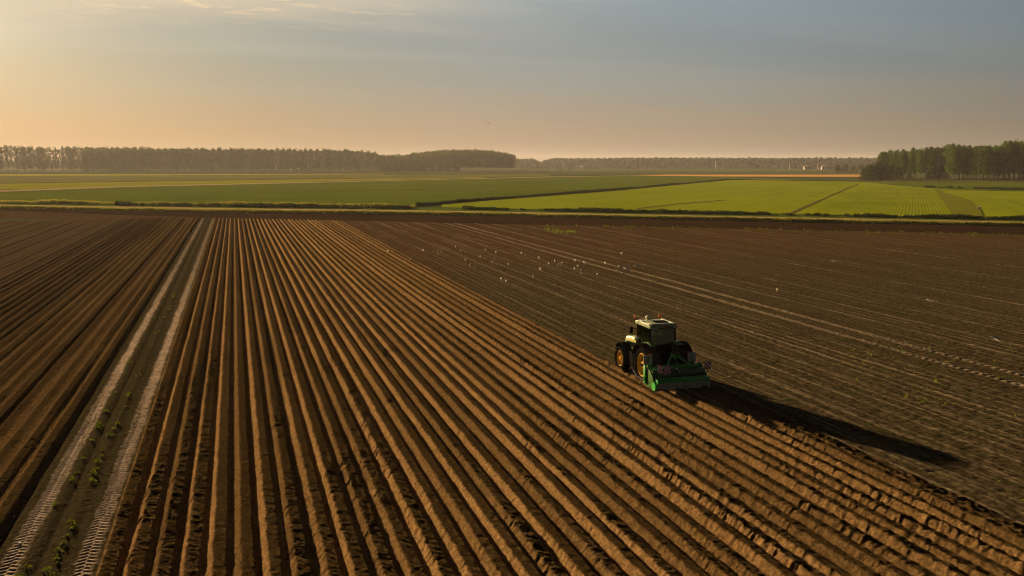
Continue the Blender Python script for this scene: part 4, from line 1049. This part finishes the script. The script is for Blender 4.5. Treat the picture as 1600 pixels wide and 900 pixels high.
skin('trousers', [(0, 0, 1.76), (-.11, .10, 1.765), (-.15, .50, 1.765), (-.15, .61, 1.46), (.11, .10, 1.765), (.15, .50, 1.765), (.15, .61, 1.46)], [(0, 1), (1, 2), (2, 3), (0, 4), (4, 5), (5, 6)], [(.17, .13), .10, .078, .058, .10, .078, .058], M_trous, per)
m = MB(); m.sphere((0, 0.10, 2.54), 0.098, (0.80, 1.0, 1.22), 20); m.sphere((0, 0.198, 2.53), 0.018, (0.8, 1, 1.3), 8)
for sd in (-1, 1): m.sphere((sd * 0.082, 0.095, 2.535), 0.024, (0.4, 0.8, 1.2), 8)
m.sphere((0, 0.18, 2.485), 0.02, (1.2, 0.6, 0.35), 8)
hd = m.build('head', M_skin, per, True)
m = MB()
for sd in (-1, 1): m.sphere((sd * 0.033, 0.182, 2.555), 0.011, (1, 0.7, 0.8), 8)
m.build('eyes', M_black, hd)
m = MB(); m.sphere((0, 0.085, 2.57), 0.104, (0.84, 1.0, 1.05), 20); m.build('hair', M_hair, hd, True)
for sd in (-1, 1):
    hv = [(sd * .19, .56, 2.055), (sd * .19, .60, 2.06)]; he = [(0, 1)]; hr_ = [.026, .03]
    for f in range(4):
        n = len(hv); x = sd * .19 + (f - 1.5) * .019; L = (0.030, .036, .034, .026)[f]
        hv += [(x, .635, 2.068), (x, .635 + L, 2.058), (x, .640 + L, 2.035)]; hr_ += [.0095, .0085, .008]; he += [(1, n), (n, n + 1), (n + 1, n + 2)]
    n = len(hv); hv += [(sd * .19 - sd * .036, .60, 2.06), (sd * .19 - sd * .05, .63, 2.045)]; hr_ += [.011, .009]; he += [(0, n), (n, n + 1)]
    skin('hand', hv, he, hr_, M_skin, per)

# ---------------------------------------------------------------- the bed tiller behind it
imp = empty('power_tiller', (TX - 0.05, TY - 1.5, 0.0)); tag(imp, 'bright green wide soil tiller with striped warning boards hitched behind the tractor', 'tiller')
W2 = 1.47
m = MB(); m.prism([(-0.15, 0.42), (-0.15, 0.86), (-0.42, 1.02), (-0.72, 1.00), (-0.78, 0.84), (-0.70, 0.86), (-0.42, 0.92), (-0.22, 0.80), (-0.22, 0.42)], -W2, W2, bev=0.012); m.build('rotor_hood', M_green, imp, True)
# tubes along the top of the frame
for y, z, r in ((-0.18, 1.10, 0.055), (-0.44, 1.12, 0.05), (-0.02, 0.96, 0.065)):
    MB().cyl((-W2 + .02, y, z), (W2 - .02, y, z), r, n=14).build('frame_tube', M_imp, imp, True)
for x in (-1.15, -0.55, 0.05, 0.62, 1.15):
    MB().box((x, -0.30, 1.04), (0.045, 0.46, 0.20), bev=0.008).build('frame_bracket', M_imp, imp)
for sd in (-1, 1):
    m = MB(); m.prism([(0.08, 0.24), (0.12, 0.72), (0.08, 1.02), (-0.20, 1.10), (-0.50, 1.00), (-0.86, 0.74), (-0.98, 0.42), (-0.85, 0.18), (-0.2, 0.12)], sd * W2, sd * (W2 + 0.045), bev=0.01); m.build('side_plate', M_green, imp, True)
    m = MB(); m.box((sd * (W2 + 0.07), 0.0, 0.72), (0.10, 0.22, 0.92), bev=0.03); m.build('chain_case', M_imp, imp, True)
    # grey upright plates
    m = MB(); m.box((sd * (W2 - 0.36 if sd > 0 else W2 - 0.10), 0.05, 1.44), (0.46, 0.03, 0.52), rot=(0, 0, 0), bev=0.01); gp = m.build('grey_plate', M_grey, imp)
    m = MB(); m.box((sd * (W2 - 0.36 if sd > 0 else W2 - 0.10), 0.02, 1.36), (0.05, 0.03, 0.60)); m.build('plate_post', M_imp, gp)
    m = MB(); m.box((sd * (W2 - 0.36 if sd > 0 else W2 - 0.10), -0.06, 1.08), (0.16, 0.14, 0.30), bev=0.02); m.build('plate_bracket', M_imp, gp)
# headstock: A-frame with curved stays
m = MB()
for sd in (-1, 1):
    m.path([(sd * 0.44, 0.10, 0.50), (sd * 0.40, 0.02, 0.95), (sd * 0.09, 0.0, 1.58)], 0.045); 
m.box((0, 0.0, 1.60), (0.26, 0.14, 0.16), bev=0.02)
m.path([(0.08, -0.02, 1.60), (0.30, -0.14, 1.52), (0.62, -0.22, 1.28), (0.95, -0.30, 1.12)], 0.04); m.path([(-0.08, -0.02, 1.58), (-0.24, -0.14, 1.40), (-0.34, -0.22, 1.10)], 0.04)
m.build('headstock', M_imp, imp, True)
m = MB(); m.box((0.02, -0.02, 1.18), (0.36, 0.36, 0.30), bev=0.05); m.cyl((0.02, 0.1, 1.10), (0.02, 0.50, 1.0), 0.07); m.build('gearbox', M_iron, imp, True)
# hoses
m = MB(); m.path([(0.05, 0.35, 1.35), (0.18, 0.05, 1.62), (0.34, -0.12, 1.42), (0.30, -0.2, 1.15)], 0.018); m.path([(-0.05, 0.35, 1.35), (-0.16, 0.0, 1.56), (-0.24, -0.16, 1.15)], 0.018); m.build('hose', M_black, imp, True)
# rear ridging hood: green beam and pale flap
m = MB(); m.prism([(-0.98, 0.70), (-1.28, 0.66), (-1.34, 0.60), (-1.34, 0.50), (-1.26, 0.47), (-0.98, 0.56)], -W2 + .02, W2 - .02, bev=0.015); m.build('rear_beam', M_imp, imp, True)
m = MB(); m.prism([(-1.345, 0.50), (-1.36, 0.50), (-1.46, 0.20), (-1.445, 0.19)], -W2 + .06, W2 - .02); m.build('rear_flap', M_flap, imp)
for x in (-1.10, -0.36, 0.38, 1.12):
    m = MB(); m.prism([(-1.05, 0.50), (-1.36, 0.46), (-1.42, 0.12), (-1.05, 0.06)], x - 0.10, x + 0.10, bev=0.02); m.build('ridging_body', M_iron, imp)
m = MB()
for k in range(16):
    x = -W2 + 0.15 + k * 0.185; m.box((x, -0.55, 0.42), (0.04, 0.10, 0.52), rot=(k * 0.8, 0, 0)); 
m.cyl((-W2, -0.55, 0.42), (W2, -0.55, 0.42), 0.09); m.build('rotor', M_iron, imp)
m = MB(); m.cyl((-W2 + .02, -1.05, 0.34), (-W2 + .10, -1.05, 0.34), 0.26, n=24); m.cyl((-W2 - .06, -1.0, 0.30), (-W2 - .02, -1.0, 0.30), 0.22, n=24); m.build('end_disc', M_imp, imp, True)
m = MB(); m.path([(-W2 - .10, 0.12, 0.42), (-W2 - .30, 0.52, 0.52), (-W2 - 0.34, 0.9, 0.78)], 0.03); m.build('marker_bar', M_chrome, imp, True)
m = MB(); m.cyl((0.10, -0.98, 0.72), (0.10, -1.28, 0.60), 0.022); m.build('strut', M_chrome, imp)
# warning boards
def board(loc, w, h, rz, m, lab=None):
    r = MB().box((0, 0, 0), (w, 0.02, h), bev=0.004).build('warning_board', m, imp); r.location = loc; r.rotation_euler = (0, 0, rz)
    MB().box((0, 0.018, -h * 0.35), (0.05, 0.015, h * 1.1)).build('board_post', M_imp, r)
    return r
board((-W2 + 0.66, -1.02, 1.10), 0.42, 0.42, R(4), M_strL)
board((-W2 + 0.34, -0.86, 1.12), 0.42, 0.42, R(-78), M_strL)
board((W2 + 0.22, -0.62, 1.12), 0.42, 0.42, R(8), M_strR)
m = MB(); m.path([(-W2 + .3, -0.95, 0.80), (-W2 + .72, -0.98, 0.92)], 0.02); m.path([(W2 - .05, -0.6, 0.95), (W2 + .2, -0.6, 1.0)], 0.02); m.build('board_bracket', M_imp, imp)
m = MB(); m.box((-0.20, -0.88, 1.10), (0.14, 0.06, 0.09), bev=0.012); lp = m.build('rear_lamp', M_dome, imp)
MB().path([(-0.20, -0.86, 0.85), (-0.20, -0.86, 1.07)], 0.015).build('lamp_post', M_black, lp)
m = MB(); m.sphere((-0.06, -0.90, 0.98), 0.04); m.build('reflector', M_sticker, imp, True)

# ---------------------------------------------------------------- gulls
M_gull = simple('white_feather', (0.66, 0.65, 0.62), rough=0.7); M_wing = simple('grey_feather', (0.70, 0.69, 0.66), rough=0.7); M_beak = simple('yellow_beak', (0.6, 0.35, 0.03), rough=0.5)
def gull(flying, pose=0):
    r = empty('gull')
    V = [(0, -0.24, 0.20), (0, -0.12, 0.22), (0, 0.04, 0.24), (0, 0.15, 0.28), (0, 0.20, 0.36), (0, 0.235, 0.375)]
    if flying: V = [(0, -0.28, 0), (0, -0.14, 0), (0, 0.04, 0), (0, 0.15, 0.01), (0, 0.22, 0.03), (0, 0.26, 0.03)]
    skin('body', V, [(i, i + 1) for i in range(5)], [.02, .06, .085, .06, .045, .03], M_gull, r)
    b = V[-1]; MB().cyl(b, (0, b[1] + 0.07, b[2] - 0.012), 0.014, 0.004, n=6).build('beak', M_beak, r)
    for sd in (-1, 1):
        m = MB()
        if flying:
            up = (0.22, 0.05, -0.06)[pose]
            P = [((sd * .04, .10, .03), (sd * .04, -.08, .03)), ((sd * .28, .14, .03 + up * .7), (sd * .28, -.04, .03 + up * .7)), ((sd * .50, .05, .03 + up), (sd * .48, -.06, .03 + up)), ((sd * .66, -.08, .02 + up * .8), (sd * .64, -.10, .02 + up * .8))]
        else:
            P = [((sd * .07, .08, .30), (sd * .08, .04, .20)), ((sd * .09, -.10, .28), (sd * .09, -.12, .20)), ((sd * .05, -.30, .22), (sd * .05, -.31, .19))]
        vs = []
        for a, c_ in P: vs.append((m.bm.verts.new(a), m.bm.verts.new(c_), m.bm.verts.new((a[0], a[1], a[2] + .015)), m.bm.verts.new((c_[0], c_[1], c_[2] + .015))))
        for i in range(len(vs) - 1):
            a, b2 = vs[i], vs[i + 1]
            for q in ((a[0], a[1], b2[1], b2[0]), (a[2], b2[2], b2[3], a[3]), (a[0], b2[0], b2[2], a[2]), (a[1], a[3], b2[3], b2[1])): m.bm.faces.new(q)
        m.build('wing', M_gull if flying else M_wing, r)
        if not flying: MB().path([(sd * .035, 0, 0.0), (sd * .035, 0, .18)], 0.008, 5).build('leg', M_beak, r)
    return r
g = random.Random(3)
proto = gull(False); first = True
stand = [(165,148),(190,168),(215,218),(237,243),(265,255),(290,202),(315,167),(350,232),(358,210),(371,240),(367,178),(393,313),(417,322),(430,238),(495,183),(515,195),(552,300),(582,207),(588,265),(631,236),(661,222),(675,248),(687,240),(698,230),(762,220),(760,263),(776,247),(792,272),(792,284),(808,232),(873,288),(912,232),(995,185),(93,178),(80,186),(3,170)]
pts = [(660 + a / 3.2, 340 + b / 3.2) for a, b in stand] + [(1214, 455.5), (606, 394), (640, 407)]
for i, (x, y) in enumerate(pts):
    o = proto if first else copy_tree(proto); first = False
    p = G(x, y + 1.5); o.location = (p.x, p.y, 0.05); o.rotation_euler = (0, 0, -YAW - 0.2 + g.choice((0, math.pi)) + g.uniform(-0.7, 0.7)); s = g.uniform(0.62, 0.95); o.scale = (s * 1.15, s, s * 1.15)
    tag(o, 'white gull standing on the bare soil in the scattered flock beyond the tractor' if i < 36 else ['white gull standing alone on the bare soil to the right beyond the tractor', 'white gull by the edge of the newest ridges, farther one', 'white gull by the edge of the newest ridges, nearer one'][i - 36], 'gull', 'gulls standing on the bare soil' if i < 36 else None)
for x, y, dist, pose, rz, s, lab in [(971, 419.5, 88, 0, 2.2, 1.0, 'leftmost of the four gulls flying low over the pale wheel lines'), (979, 420, 86, 1, 1.2, 1.2, 'second of the four gulls flying low over the pale wheel lines'), (973.5, 428, 80, 0, 2.8, 1.1, 'lowest of the four gulls flying low over the pale wheel lines'), (995, 416, 90, 1, 1.0, 1.1, 'rightmost of the four gulls flying low over the pale wheel lines'),
        (1303, 409, 85, 1, 1.4, 1.1, 'gull flying low over the red brown soil right of the tractor'), (1455, 470.5, 60, 1, 1.9, 0.7, 'small gull flying low over the pair of lumpy tyre tracks'), (1556, 528.5, 42, 2, 1.3, 0.75, 'white gull flying low at the right edge beside the lumpy tyre tracks'), (1530, 326, 120, 0, 1.0, 1.1, 'big white gull flying over the bright green crop on the right'), (763, 193, 190, 1, 0.6, 0.9, 'tiny bird gliding alone in the sky above the domed grove')]:
    o = gull(True, pose); o.location = GD(x, y, dist); o.rotation_euler = (R(12), 0, rz - YAW); o.scale = (s, s, s); tag(o, lab, 'gull')
# ---------------------------------------------------------------- haze
def haze():
    V, Q = box_vq(-3700, 3700, -3700, 3700, -1.0, 46.0)
    m = bpy.data.materials.new('haze_air'); m.use_nodes = True; t = NT(m.node_tree); t.n.clear()
    v = t.new('ShaderNodeVolumePrincipled'); o = t.new('ShaderNodeOutputMaterial'); t.l.new(v.outputs[0], o.inputs['Volume'])
    v.inputs['Color'].default_value = (0.90, 0.93, 1.0, 1); v.inputs['Density'].default_value = HAZE_D; v.inputs['Anisotropy'].default_value = 0.25
    ob = mesh_np('haze', V, Q, mats=[m], smooth=False); tag(ob, 'thin evening haze over the farmland', 'haze', kind='stuff')
HAZE_D = 0.000045
haze()
